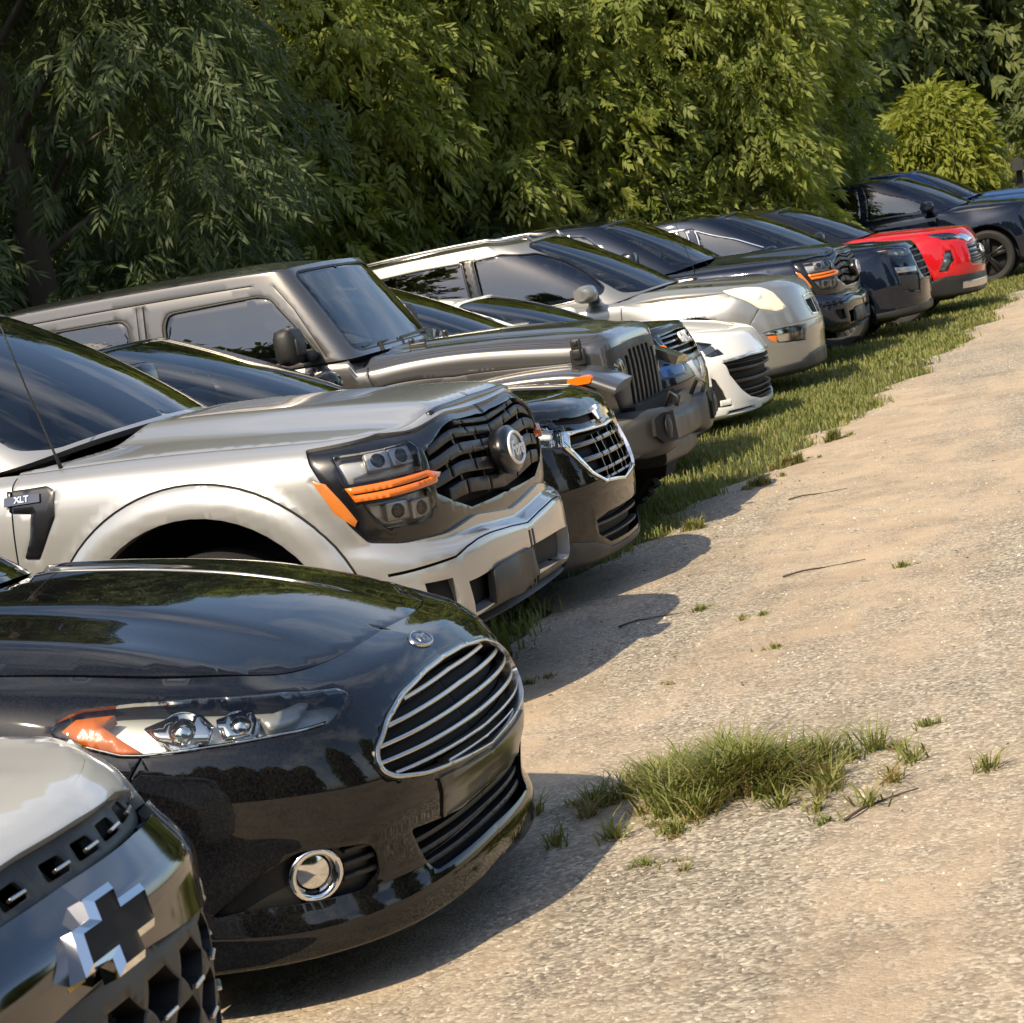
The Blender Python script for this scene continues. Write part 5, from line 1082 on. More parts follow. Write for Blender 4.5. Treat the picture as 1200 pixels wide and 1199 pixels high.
def door_seams(B, xs, z0, z1): return [R('ds%d' % i, seam(B, [(x, z0), (x, (z0+z1)/2), (x+.02, z1)]), ('door_seam', 'void_black', -.006, .003, 'pair')) for i, x in enumerate(xs)]
def sill_trim(B, z, L, xf_=-1.4, xr=None):
    s0, s1 = B.side(xf_, z)[0], B.side(xr or -L+1.5, z)[0]; return [(s0, -1), (s0, B.side(xf_, z)[1]), (s1, B.side(xr or -L+1.5, z)[1]), (s1, -1)]
# light grey crossover: only its front corner reaches into view
def build_crossover_near():
    key = 'crossover_near'; B = CARS[key]['body']
    F = lambda y, z: B.front(y, z)
    C0 = lambda z: (-.01, B.find_sz(0, z)[1])
    upper = [C0(.87), F(.30, .868), F(.46, .862), F(.56, .865), F(.545, .895), F(.40, .925), F(.2, .932), C0(.935)]
    bar = [C0(.735), F(.15, .727), F(.35, .710), F(.55, .69), F(.585, .78), F(.60, .845), F(.56, .865), F(.46, .862), F(.30, .868), C0(.87)]
    low = [C0(.36), F(.45, .37), F(.62, .45), F(.64, .60), F(.58, .68), F(.55, .69), F(.35, .710), F(.15, .727), C0(.735)]
    lamp = [F(.60, .79), F(.74, .80), F(.83, .86), F(.84, .90), F(.70, .885), F(.59, .86)]
    body = [R('up', upper, ('upper_grille', 'black_plastic', -.02, .006, 'both')), R('low', low, ('lower_grille', 'void_black', -.07, .004, 'both')),
            R('bar', bar, ('grille_bar', 'dark_chrome', lambda uv: .010+.024*np.clip(1-np.abs((B.P(uv)[:, 2]-.805+.05*B.P(uv)[:, 1])/.075), 0, 1), .05, 'both', None, 0.)), R('lamp', lamp, ('headlight', 'lamp_grey', -.04, .004, 'pair'), ('lens', 'glass_clear', .001, .008, 'pair', 'headlight')),
            R('skid', [C0(.24), F(.5, .24), F(.5, .32), C0(.32)], ('skid_plate', 'satin_chrome', .006, .02, 'both'))]
    for i in range(5):                                   # openings behind the hood edge
        y0 = .03+.115*i; body.append(R('uo%d' % i, rnd([F(y0, .885), F(y0+.085, .883), F(y0+.075, .913), F(y0+.01, .915)], .01), ('upper_opening', 'void_black', -.06, .004, 'pair', 'upper_grille')))
    # honeycomb: rows of wide cells; web between them stays proud, a small bright tip sits in each
    for r in range(5):
        zc = .650-.078*r
        for q in range(5):
            yc = .150*q+(.075 if r % 2 else 0); hw, hh = .070, .070
            pts = [(yc-hw, zc), (yc-hw*.55, zc+hh*.5), (yc+hw*.55, zc+hh*.5), (yc+hw, zc), (yc+hw*.55, zc-hh*.5), (yc-hw*.55, zc-hh*.5)]
            if yc-hw < 0: pts = [(max(y, 0), z) for y, z in pts]
            uv = [F(*p) for p in pts]
            if not inside(low, np.array(uv)).all() and yc > 0: continue
            if yc == 0: uv = [(-.01, uv[1][1]), uv[2], uv[3], uv[4], (-.01, uv[4][1])]
            body.append(R('', uv)); body.append(R('hx%d_%d' % (r, q), uv))
    web = R('low_web', low)
    c = Car(key, 'crossover', 'paint_lightgrey', dict(label='light grey crossover with honeycomb grille and bow tie badge, only its nose in view', category='car', group='vehicles parked in the row'),
            [(-.95, .79, .35), (-3.67, .79, .35)], [(-.95, .40, .36), (-3.67, .40, .36)], body, (), std_glass(key), h=.022, hood_h=.04)
    # proud web of the honeycomb
    S = c.S
    web = emit('grille_web', S.data('low', -.006, .05, er=.5), 'black_plastic', c.root, 'both', c.sh)
    for r in range(5):
        zc = .650-.078*r
        for q in range(5):
            yc = .150*q+(.075 if r % 2 else 0)
            uv = F(yc, zc-.034)
            if not inside(low, np.array([uv])).all() and yc > 0: continue
            for sg in ((-1, 1) if yc > 0 else (1,)):
                M = frame_at(B, uv, c.sh, -.008, sg); put('grille_tip', xf(box_vf((0, 0, 0), (.055, .008, .012), .003), M@Matrix.Translation((0, 0, .002))), 'satin_chrome', c.root)
    for i in range(5):
        for sg in (-1, 1):
            M = frame_at(B, F(.075+.115*i, .893), c.sh, -.012, sg); put('grille_tip', xf(box_vf((0, 0, 0), (.05, .006, .010), .002), M), 'satin_chrome', c.root)
    bowtie(c, B, (0., B.find_sz(0, .785)[1]), .27, 'chrome', 'void_black', off=.048)
    M = frame_at(B, F(.115, .775), c.sh, .018, -1); put('sticker', xf(box_vf((0, -.022, 0), (.05, .016, .002)), M), 'sticker_yellow', c.root)
    return c
build_crossover_near()
# black crossover behind the silver pickup
def build_crossover_black():
    key = 'crossover_black'; B = CARS[key]['body']; t = lambda k: TR[key+'.'+k]; gr = t('grille'); ch = t('chrome')
    F = B.front; C0 = lambda z: (-.01, B.find_sz(0, z)[1])
    ch = [(-.05, B.find_sz(0, .523)[1]), F(.305, .560), F(.412, .615), F(.53, .77), F(.495, .838), F(.40, .828), (-.05, B.find_sz(0, .811)[1])]
    gr = [(-.05, B.find_sz(0, .54)[1]), F(.30, .575), F(.40, .628), F(.485, .76), F(.455, .812), F(.38, .815), (-.05, B.find_sz(0, .798)[1])]
    low = [C0(.27), F(.30, .275), F(.41, .33), F(.42, .40), F(.30, .42), C0(.42)]
    body = [R('val', [C0(-.5), F(.5, .19), (F(.86, .25)[0]+.05, -1), (F(.86, .30)[0], F(.86, .30)[1]), F(.6, .33), F(.45, .30), F(.30, .25), C0(.25)], ('lower_valance', 'grey_plastic', .003, .02, 'both')),
            R('lamp', rnd(t('lamp'), .012), ('headlight', 'reflector', -.035, .004, 'pair'), ('lens', 'glass_clear', .001, .008, 'pair', 'headlight')), R('drl', t('drl'), ('daytime_lamp', 'lamp_white', -.012, .02, 'pair')),
            R('up', [C0(.845), F(.30, .85), F(.50, .875), F(.50, .90), F(.30, .885), C0(.88)], ('upper_slot', 'void_black', -.02, .004, 'both')),
            R('ch', ch, ('grille_surround', 'chrome', .008, .03, 'both', None, .9)), R('gr', gr, ('grille', 'void_black', -.05, .004, 'both')), R('lo', low, ('lower_intake', 'void_black', -.05, .004, 'both'))]
    for i, p in enumerate(bars(gr, 4, .018, B, lo=.02, hi=.98)): body.append(R('b%d' % i, p, ('grille_bar', 'dark_chrome', -.008, .03, 'both', 'grille', .8)))
    for i in range(4):
        u = .08+.11*i; q = [(u, F(u, .57)[1]), (u+.012, F(u, .57)[1]), (u+.02, F(u, .79)[1]), (u+.008, F(u, .79)[1])]
        if inside(gr, np.array(q)).all(): body.append(R('v%d' % i, q, ('grille_strut', 'gloss_black', -.02, .03, 'pair', 'grille')))
    for i, p in enumerate(bars(low, 2, .010, B)): body.append(R('l%d' % i, p, ('intake_bar', 'black_plastic', -.012, .03, 'both', 'lower_intake')))
    c = Car(key, 'crossover', 'paint_jet', dict(label='black crossover with chrome framed grille, between silver pickup and grey off-roader', category='car', group='vehicles parked in the row'),
            [(-.95, .79, .35), (-3.67, .79, .35)], [(-.95, .40, .36), (-3.67, .40, .36)], body, (), std_glass(key, trim='chrome'), h=.03)
    bowtie(c, B, (0., B.find_sz(0, .862)[1]), .20, 'chrome', 'gold', .02)
    mirrors(c, key, 'paint_jet')
    return c
build_crossover_black()

def build_crossover_dark():
    key = 'crossover_dark'; B = CARS[key]['body']; F = B.front; C0 = lambda z: (-.01, B.find_sz(0, z)[1])
    gr = [C0(.80), F(.40, .81), F(.46, .86), F(.44, .97), C0(.985)]
    body = [R('mask', [C0(.76), F(.44, .77), F(.56, .84), F(.60, .95), F(.50, 1.0), C0(1.0)], ('front_mask', 'gloss_black', -.004, .02, 'both')),
            R('gr', gr, ('grille', 'void_black', -.05, .004, 'both')), R('lamp', rnd([F(.50, .84), F(.68, .85), F(.78, .93), F(.72, .985), F(.52, .97)], .01), ('headlight', 'lamp_grey', -.04, .004, 'pair'), ('lens', 'glass_clear', .001, .008, 'pair', 'headlight')),
            R('low', [C0(.30), F(.45, .31), F(.52, .40), F(.45, .48), C0(.48)], ('lower_intake', 'void_black', -.05, .004, 'both')),
            R('pl', [F(.36, .69), F(.70, .70), F(.68, .775), F(.33, .765)], ('bumper_blue_patch', 'paint_blue', .003, .012, 'pair')),  # patch of brighter blue raised on the navy bumper
            R('wl', rnd([F(.02, .64), F(.16, .65), F(.24, .755), F(.10, .76)], .01), ('fog_lamp', 'lamp_white', .004, .015, 'pair')),
            R('val', [C0(-.5), (F(.7, .3)[0], -1), F(.7, .30), F(.5, .27), C0(.27)], ('lower_valance', 'grey_plastic', .003, .02, 'both'))]
    for i in range(3): body.append(R('dl%d' % i, [F(.54, .868+.036*i), F(.66, .872+.036*i), F(.66, .886+.036*i), F(.54, .882+.036*i)], ('lamp_strip', 'lamp_white', -.008, .02, 'pair')))
    for i, p in enumerate(bars(gr, 4, .014, B)): body.append(R('b%d' % i, p, ('grille_bar', 'dark_chrome', -.01, .03, 'both', 'grille')))
    c = Car(key, 'crossover', 'paint_navy', dict(label='dark blue crossover with white lettered grille, half hidden behind the grey off-roader', category='car', group='vehicles parked in the row'),
            [(-.95, .79, .35), (-3.67, .79, .35)], [(-.95, .40, .36), (-3.67, .40, .36)], body, (), std_glass(key), h=.035)
    M = frame_at(B, (0., B.find_sz(0, .915)[1]), c.sh, .012)
    put('badge_lettering', xf(text_mesh('GMC', .115, .008, 0, .004), M), 'emblem_white', c.root)
    mirrors(c, key, 'paint_navy')
build_crossover_dark()
def build_saloon_white():
    key = 'saloon_white'; B = CARS[key]['body']; F = B.front; C0 = lambda z: (-.01, B.find_sz(0, z)[1]); t = lambda k: TR[key+'.'+k]
    gr = [C0(.20), F(.30, .215), F(.46, .25), F(.58, .34), F(.66, .46), F(.70, .565), F(.38, .575), C0(.56)]
    body = [R('gr', gr, ('grille', 'void_black', -.05, .004, 'both')), R('lamp', rnd(t('lamp'), .015), ('headlight', 'lamp_grey', -.03, .004, 'pair'), ('lens', 'glass_clear', .001, .008, 'pair', 'headlight')),
            R('fog', t('fog'), ('fog_bezel', 'black_plastic', -.015, .004, 'pair')), R('ch', strip([F(.69, .575), F(.38, .588), C0(.575)], .02), ('hood_trim', 'chrome', .004, .01, 'both')),
            R('slot', [F(.40, .145), F(.70, .15), F(.68, .18), F(.42, .18)], ('lower_slot', 'void_black', -.03, .004, 'pair')), R('spl', [C0(-.5), (F(.3, .15)[0], -1), F(.26, .17), C0(.18)], ('splitter', 'gloss_black', .003, .02, 'both'))]
    for i, p in enumerate(bars(gr, 7, .010, B)): body.append(R('b%d' % i, p, ('grille_bar', 'black_plastic', -.012, .03, 'both', 'grille')))
    body.append(R('fs', seam(B, [(-.40, .64), (-.55, .70), (-.62, .60)]), ('fender_seam', 'void_black', -.005, .003, 'pair')))
    c = Car(key, 'saloon_car', 'paint_white', dict(label='white saloon car with wide black lower grille, between dark blue crossover and silver crossover', category='car', group='vehicles parked in the row'),
            [(-.93, .78, .33), (-3.70, .78, .33)], [(-.93, .37, .335), (-3.70, .37, .335)], body, (), std_glass(key), h=.035)
    lp = t('lamp'); cu = np.mean(lp, axis=0)
    for sg, par in zip((-1, 1), c.parts['headlight']):
        put('projector', xf(xf(box_vf((0, 0, 0), (.16, .06, .02), .009), Matrix.Rotation(.3, 4, 'Z')), frame_at(B, cu, c.sh, -.012, sg)), 'lamp_white', par, ang=40)
        put('fog_lamp', xf(box_vf((0, 0, 0), (.10, .045, .012), .005), frame_at(B, F(.70, .25), c.sh, -.004, sg)), 'lamp_white', c.root, ang=40)
    mirrors(c, key, 'paint_white')
build_saloon_white()
def build_suv_silver():
    key = 'suv_silver'; B = CARS[key]['body']; G = CARS[key]['glass']; F = B.front; C0 = lambda z: (-.01, B.find_sz(0, z)[1]); t = lambda k: TR[key+'.'+k]
    gr = [C0(.66), F(.22, .67), F(.29, .76), F(.28, .86), C0(.88)]
    body = [R('gr', gr, ('grille_surround', 'chrome', .004, .02, 'both')), R('gi', inset(gr, .02), ('grille', 'void_black', -.03, .004, 'both')),
            R('lamp', rnd(t('lamp'), .02), ('headlight', 'lamp_haze', .002, .015, 'pair', None, .6)),
            R('fog', rnd(t('fog'), .012), ('fog_lamp', 'reflector', -.02, .004, 'pair'), ('lens', 'glass_clear', .001, .006, 'pair', 'fog_lamp')), R('am', t('amber'), ('turn_signal', 'amber', -.006, .015, 'pair')),
            R('split', strip(t('split')[:2]+[(.0, t('split')[2][1])], .010), ('chrome_strip', 'satin_chrome', .004, .01, 'both')),
            R('val', [C0(-.5), (F(.85, .3)[0]+.08, -1), (F(.85, .27)[0]+.08, F(.85, .27)[1]), F(.60, .29), F(.45, .34), F(.2, .36), C0(.36)], ('lower_valance', 'grey_plastic', .003, .02, 'both'))]
    for i, p in enumerate(bars(inset(gr, .02), 8, .008, B)): body.append(R('b%d' % i, p, ('grille_bar', 'satin_chrome', -.006, .02, 'both', 'grille')))
    body += door_seams(B, (-1.62, -2.78, -3.8), .45, 1.05)+[R('sill', sill_trim(B, .33, 5.12, -1.45, -3.5), ('sill_trim', 'grey_plastic', .003, .02, 'pair'))]
    body.append(R('bs', strip([t('lamp')[6], B.side(-.48, .70), B.side(-.52, .60)], .007), ('bumper_seam', 'void_black', -.005, .003, 'pair')))
    U = G.U; b = G.base; i1 = int(np.argmax(b[:, 1] > .66)); i2 = int(np.argmax(b[:, 1] > .77))
    wind = [(-.01, .02), (U[i1], .02), (U[i2], .07), (U[i2], .92), (U[i1], .975), (-.01, .975)]
    wa = [G.side(-2.87, 1.16), G.side(-2.95, 1.68), G.side(-2.65, 1.70), G.side(-2.36, 1.655), G.side(-2.11, 1.54), G.side(-1.93, 1.41), G.side(-1.78, 1.26), G.side(-1.80, 1.20), G.side(-2.2, 1.165)]
    wb = [G.side(-2.99, 1.16), G.side(-3.07, 1.68), G.side(-3.5, 1.68), G.side(-3.9, 1.66), G.side(-4.0, 1.60), G.side(-3.95, 1.20)]
    wc = [G.side(-4.08, 1.22), G.side(-4.10, 1.62), G.side(-4.35, 1.56), G.side(-4.45, 1.30)]
    glass = [R('bp', [G.side(-2.85, 1.145), G.side(-2.93, 1.705), G.side(-3.09, 1.705), G.side(-3.01, 1.145)], ('pillar_cover', 'gloss_black', .001, .006, 'pair')), R('ws', rnd(wind, .05), ('windscreen', 'glass_screen', 0, .006, 'both'))]
    for nm, p in (('wa', wa), ('wb', wb), ('wc', wc)): glass += [R(nm+'s', rnd(inset(p, -.016), .04), ('window_seal', 'gloss_black', -.001, .006, 'pair')), R(nm, rnd(p, .04), ('side_window', 'glass_dark', -.006, .006, 'pair'))]
    c = Car(key, 'crossover', 'paint_champagne', dict(label='silver crossover with yellowed headlights and roof rails, beside the white saloon', category='car', group='vehicles parked in the row'),
            [(-1.0, .85, .38), (-4.02, .85, .38)], [(-1.0, .46, .39), (-4.02, .46, .39)], body, (), glass, h=.035, wwid=.25)
    mirrors(c, key, 'paint_champagne', 1.22, -1.86)
    tp = G.top; T = Matrix.Translation(tuple(c.sh))
    rail = [(p[0], p[1]-.04, p[2]+.055) for p in tp[::6] if -4.3 < p[0] < -2.4 and p[1] > .6]
    rail = [(rail[0][0]+.05, rail[0][1], rail[0][2]-.05)]+rail+[(rail[-1][0]-.05, rail[-1][1], rail[-1][2]-.05)]
    for q in (1, -1): put('roof_rail', xf(tube_vf([(x, q*y, z) for x, y, z in rail], .018, 8), T), 'satin_chrome', c.root, smooth=True)
    for i in range(3):                                   # three small openings near the rear edge of the hood
        for sg in (-1, 1):
            x = -.84-.11*i; y = .70; z = float(c.C['hood'].f(np.array([x]), np.array([y]))[0])
            put('hood_port', xf(xf(lathe_vf([(.001, .004), (.024, .004), (.028, .008), (.034, .005), (.036, -.01)], 20, 'z'), Matrix.Translation((x, sg*y, z))@Matrix.Rotation(-sg*.18, 4, 'X')@Matrix.Diagonal((1.2, .8, 1, 1))), T), 'void_black', c.root, smooth=True)
    for sg, par in zip((-1, 1), c.parts['headlight']):
        put('bulb', xf(lathe_vf([(.001, .03), (.04, .025), (.06, .006), (.075, 0)], 20, 'z'), frame_at(B, np.mean(t('lamp'), axis=0), c.sh, -.018, sg)), 'lamp_white', par, smooth=True)
        put('fog_bulb', xf(lathe_vf([(.001, .012), (.035, .008), (.05, 0)], 20, 'z'), frame_at(B, F(.60, .555), c.sh, -.02, sg)), 'lamp_grey', c.root, smooth=True)
build_suv_silver()

def build_suv_dark():
    key = 'suv_dark'; B = CARS[key]['body']; F = B.front; C0 = lambda z: (-.01, B.find_sz(0, z)[1]); t = lambda k: TR[key+'.'+k]
    lamp = [F(.82, 1.03), F(.72, 1.045), F(.50, 1.0), F(.42, .92), F(.60, .91), F(.76, .95)]
    gr = [C0(.62), F(.36, .63), F(.44, .74), F(.40, .98), C0(1.0)]
    body = [R('lamp', rnd(lamp, .01), ('headlight', 'lamp_silver', -.02, .004, 'pair'), ('lens', 'glass_clear', .001, .008, 'pair', 'headlight')), R('gr', gr, ('grille', 'void_black', -.04, .004, 'both')),
            R('fg', [F(.50, .72), F(.78, .74), F(.78, .80), F(.48, .775)], ('fog_strip', 'satin_chrome', .004, .012, 'pair')), R('fb', [F(.50, .50), F(.76, .53), F(.78, .72), F(.48, .70)], ('fog_bezel', 'black_plastic', -.01, .004, 'pair')),
            R('val', [C0(-.5), (B.side(-.55, .3)[0], -1), B.side(-.55, .33), F(.80, .34), F(.5, .35), C0(.35)], ('lower_valance', 'grey_plastic', .003, .02, 'both')),
            R('sill', sill_trim(B, .34, 4.95, -1.42, -3.4), ('sill_trim', 'grey_plastic', .003, .02, 'pair'))]
    for i, p in enumerate(bars(gr, 5, .018, B)): body.append(R('b%d' % i, p, ('grille_bar', 'black_plastic', -.006, .02, 'both', 'grille')))
    c = Car(key, 'crossover', 'paint_navy', dict(label='dark SUV with bright chrome window trim, between navy pickup and red crossover', category='car', group='vehicles parked in the row'),
            [(-1.0, .85, .38), (-3.87, .85, .38)], [(-1.0, .45, .39), (-3.87, .45, .39)], body, (), std_glass(key, trim='chrome'), h=.04, wwid=.25)
    for sg, par in zip((-1, 1), c.parts['headlight']):
        put('turn_signal', xf(box_vf((0, 0, 0), (.10, .035, .012), .005), frame_at(B, F(.775, .99), c.sh, -.012, sg)), 'amber_dull', par, ang=40)
        for y in (.55, .65): put('projector', xf(lathe_vf([(.001, .016), (.022, .010), (.034, 0)], 16, 'z'), frame_at(B, F(y, .96), c.sh, -.02, sg)), 'reflector', par, smooth=True)
    mirrors(c, key, 'paint_navy')
build_suv_dark()
def build_suv_red():
    key = 'suv_red'; B = CARS[key]['body']; F = B.front; C0 = lambda z: (-.01, B.find_sz(0, z)[1]); t = lambda k: TR[key+'.'+k]
    gr = [C0(.56), F(.40, .57), F(.60, .60), F(.56, .84), C0(.86)]
    body = [R('slit', t('slit'), ('daytime_lamp', 'dark_chrome', .003, .012, 'pair')), R('chr', [F(.70, .96), F(.55, .985), F(.30, .90), F(.50, .87)], ('chrome_wing', 'chrome', .006, .015, 'pair')),
            R('gr', gr, ('grille', 'gloss_black', -.03, .006, 'both')), R('fog', rnd(t('fog'), .015), ('headlight', 'lamp_grey', -.03, .004, 'pair'), ('lens', 'glass_clear', .001, .008, 'pair', 'headlight')),
            R('val', [C0(-.5), (B.side(-.62, .3)[0], -1), B.side(-.62, .47), F(.80, .49), F(.5, .48), C0(.47)], ('lower_valance', 'black_plastic', .003, .02, 'both')),
            R('skid', [C0(.31), F(.45, .31), F(.74, .32), F(.74, .40), C0(.40)], ('skid_plate', 'satin_chrome', .006, .02, 'both')), R('sill', sill_trim(B, .38, 4.86, -1.42, -3.4), ('sill_trim', 'black_plastic', .003, .02, 'pair'))]
    for i, p in enumerate(bars(gr, 5, .016, B)): body.append(R('b%d' % i, p, ('grille_bar', 'black_plastic', -.006, .02, 'both', 'grille')))
    c = Car(key, 'crossover', 'paint_red', dict(label='bright red crossover with black roof, beside the dark SUV with chrome trim', category='car', group='vehicles parked in the row'),
            [(-1.0, .84, .38), (-3.86, .84, .38)], [(-1.0, .45, .39), (-3.86, .45, .39)], body, (), std_glass(key, roofgap=.09), h=.04, wwid=.25, rim='rim_black', roof_mat='gloss_black')
    for o in c.root.children:
        if o.name.startswith('cabin_frame'): o.data.materials[0] = MAT['gloss_black']
    for sg, par in zip((-1, 1), c.parts['headlight']): put('projector', xf(lathe_vf([(.001, .016), (.022, .010), (.034, 0)], 16, 'z'), frame_at(B, np.mean(t('fog'), axis=0), c.sh, -.02, sg)), 'lamp_white', par, smooth=True)
    bowtie(c, B, (0., B.find_sz(0, .75)[1]), .26, 'chrome', 'gold', .01); mirrors(c, key, 'gloss_black')
build_suv_red()
def build_suv_navy():
    key = 'suv_navy'; B = CARS[key]['body']; F = B.front; C0 = lambda z: (-.01, B.find_sz(0, z)[1])
    gr = [C0(.66), F(.40, .67), F(.48, .80), F(.44, .98), C0(1.0)]
    lamp = [F(.80, 1.06), F(.66, 1.075), F(.46, 1.03), F(.44, .95), F(.62, .95)]
    body = [R('lamp', rnd(lamp, .01), ('headlight', 'reflector', -.025, .004, 'pair'), ('lens', 'glass_clear', .001, .008, 'pair', 'headlight')), R('gr', gr, ('grille', 'void_black', -.04, .004, 'both')),
            R('fog', [F(.52, .50), F(.74, .53), F(.74, .62), F(.55, .64)], ('fog_bezel', 'black_plastic', -.01, .004, 'pair')), R('val', [C0(-.5), (F(.85, .35)[0], -1), F(.85, .38), C0(.38)], ('lower_valance', 'black_plastic', .003, .02, 'both')), R('sill', sill_trim(B, .38, 4.9, -1.45, -3.3), ('sill_trim', 'black_plastic', .003, .02, 'pair'))]
    for i, p in enumerate(bars(gr, 4, .02, B)): body.append(R('b%d' % i, p, ('grille_bar', 'satin_chrome', -.006, .02, 'both', 'grille')))
    body += door_seams(B, (-1.68, -2.7), .45, 1.1)
    c = Car(key, 'crossover', 'paint_navy', dict(label='dark navy crossover with black wheels, beyond the red crossover', category='car', group='vehicles parked in the row'),
            [(-1.0, .84, .40), (-3.80, .84, .40)], [(-1.0, .47, .41), (-3.80, .47, .41)], body, (), std_glass(key, roofgap=.09, xb=-2.75), h=.04, wwid=.26, rim='rim_black')
    mirrors(c, key, 'paint_navy')
build_suv_navy()
build_pickup('pickup_blue', 'paint_blue', 'blue pickup truck last in the row, mostly hidden behind the navy crossover', .06, True, zlift=.04)

# ------------------------------------------------------------------ ground
rng = np.random.default_rng(11)
def terrain(x, y):
    x = np.asarray(x, float); y = np.asarray(y, float)
    h = 2.1*ss(37, 62, y)*ss(6, -4, x-.06*(y-40)) + .9*ss(64, 120, y)
    return h + .35*ss(-9.5, -16, x)*ss(8, 20, y)
def noise_node(N, L, coord, scale, detail=4, rough=.55, out=0):
    n = N.new('ShaderNodeTexNoise'); n.inputs['Scale'].default_value = scale; n.inputs['Detail'].default_value = detail; n.inputs['Roughness'].default_value = rough
    L.new(coord, n.inputs[0]); return n.outputs[out]
def ramp(N, L, fac, stops):
    r = N.new('ShaderNodeValToRGB'); e = r.color_ramp.elements
    while len(e) < len(stops): e.new(.5)
    for k, (p, c) in zip(e, stops): k.position = p; k.color = (*c, 1) if len(c) == 3 else c
    L.new(fac, r.inputs[0]); return r.outputs[0]
def mixc(N, L, f, a, b, mode='MIX'):
    m = N.new('ShaderNodeMix'); m.data_type = 'RGBA'; m.blend_type = mode
    for s_, v in ((m.inputs[0], f), (m.inputs[6], a), (m.inputs[7], b)):
        if isinstance(v, (int, float)): s_.default_value = v
        elif isinstance(v, tuple): s_.default_value = (*v, 1)
        else: L.new(v, s_)
    return m.outputs[2]
def ground_material(name, gravel):
    m = bpy.data.materials.new(name); m.use_nodes = True; N, L = m.node_tree.nodes, m.node_tree.links; b = N['Principled BSDF']; b.inputs['Roughness'].default_value = .92; b.inputs['Specular IOR Level'].default_value = .25
    tc = N.new('ShaderNodeTexCoord').outputs['Object']
    if gravel:
        mpn = N.new('ShaderNodeMapping'); mpn.inputs['Scale'].default_value = (1.15, .26, 1); mpn.inputs['Rotation'].default_value = (0, 0, -.12); L.new(tc, mpn.inputs[0]); big = noise_node(N, L, mpn.outputs[0], .75, 6, .62); mid = noise_node(N, L, tc, 4, 6, .65)
        vo = N.new('ShaderNodeTexVoronoi'); vo.inputs['Scale'].default_value = 85; L.new(tc, vo.inputs[0])
        v2 = N.new('ShaderNodeTexVoronoi'); v2.inputs['Scale'].default_value = 38; L.new(tc, v2.inputs[0])
        fine = noise_node(N, L, tc, 240, 3, .6)
        stone = ramp(N, L, vo.outputs['Color'], [(0, (.06, .052, .042)), (.3, (.20, .172, .134)), (.65, (.42, .365, .285)), (1, (.85, .77, .63))])
        stone2 = ramp(N, L, v2.outputs['Color'], [(0, (.13, .112, .088)), (.5, (.31, .265, .205)), (1, (.54, .475, .375))])
        st = mixc(N, L, .30, stone, stone2)
        dirt = mixc(N, L, ramp(N, L, fine, [(.3, (0, 0, 0)), (.75, (1, 1, 1))]), (.42, .325, .225), (.56, .445, .32))
        f1 = ramp(N, L, big, [(.42, (0, 0, 0)), (.56, (1, 1, 1))]); f2 = ramp(N, L, mid, [(.30, (.15, .15, .15)), (.56, (1, 1, 1))])
        mm = N.new('ShaderNodeMath'); mm.operation = 'MULTIPLY'; L.new(f1, mm.inputs[0]); L.new(f2, mm.inputs[1])
        col = mixc(N, L, mm.outputs[0], st, dirt)
        dark = ramp(N, L, noise_node(N, L, tc, 1.4, 7, .7), [(.30, (.74, .73, .72)), (.55, (1, 1, 1))])
        col = mixc(N, L, 1.0, col, dark, 'MULTIPLY'); L.new(col, b.inputs['Base Color'])
        ad = N.new('ShaderNodeMath'); ad.operation = 'MULTIPLY_ADD'; ad.inputs[1].default_value = -.7; L.new(vo.outputs['Distance'], ad.inputs[0]); L.new(fine, ad.inputs[2])
        bp = N.new('ShaderNodeBump'); bp.inputs['Strength'].default_value = .75; bp.inputs['Distance'].default_value = .006; L.new(ad.outputs[0], bp.inputs['Height'])
        b2 = N.new('ShaderNodeBump'); b2.inputs['Strength'].default_value = .35; b2.inputs['Distance'].default_value = .03; L.new(mid, b2.inputs['Height']); L.new(b2.outputs[0], bp.inputs['Normal']); L.new(bp.outputs[0], b.inputs['Normal'])
    else:
        a = noise_node(N, L, tc, .5, 5, .6); f = noise_node(N, L, tc, 60, 4, .7); g = noise_node(N, L, tc, 7, 4, .6)
        c1 = mixc(N, L, ramp(N, L, f, [(.35, (0, 0, 0)), (.7, (1, 1, 1))]), (.045, .055, .018), (.12, .125, .045))
        c2 = mixc(N, L, ramp(N, L, g, [(.45, (0, 0, 0)), (.75, (.8, .8, .8))]), c1, (.17, .14, .075)); L.new(c2, b.inputs['Base Color'])
        bp = N.new('ShaderNodeBump'); bp.inputs['Strength'].default_value = .9; bp.inputs['Distance'].default_value = .03; L.new(f, bp.inputs['Height']); L.new(bp.outputs[0], b.inputs['Normal'])
    MAT[name] = m
ground_material('gravel', True); ground_material('lawn_soil', False)
def grid_sheet(name, xs, ys, z, mat, keep=None):
    X, Y = np.meshgrid(xs, ys, indexing='ij'); Z = terrain(X, Y)+z; V = np.stack([X, Y, Z], 2).reshape(-1, 3); ny = len(ys)
    F = [(i*ny+j, (i+1)*ny+j, (i+1)*ny+j+1, i*ny+j+1) for i in range(len(xs)-1) for j in range(ny-1) if keep is None or keep((xs[i]+xs[i+1])/2, (ys[j]+ys[j+1])/2)]
    o = link_mesh(name, V, F, mat); o['kind'] = 'structure'; return o
def stretch(a, b, lo, hi, step, far): return np.r_[np.linspace(a, lo, far, endpoint=False), np.arange(lo, hi, step), np.linspace(hi, b, far)]
grid_sheet('ground', stretch(-600, 600, -30, 30, 1.5, 12), stretch(-600, 600, -30, 130, 1.5, 12), 0, 'lawn_soil')
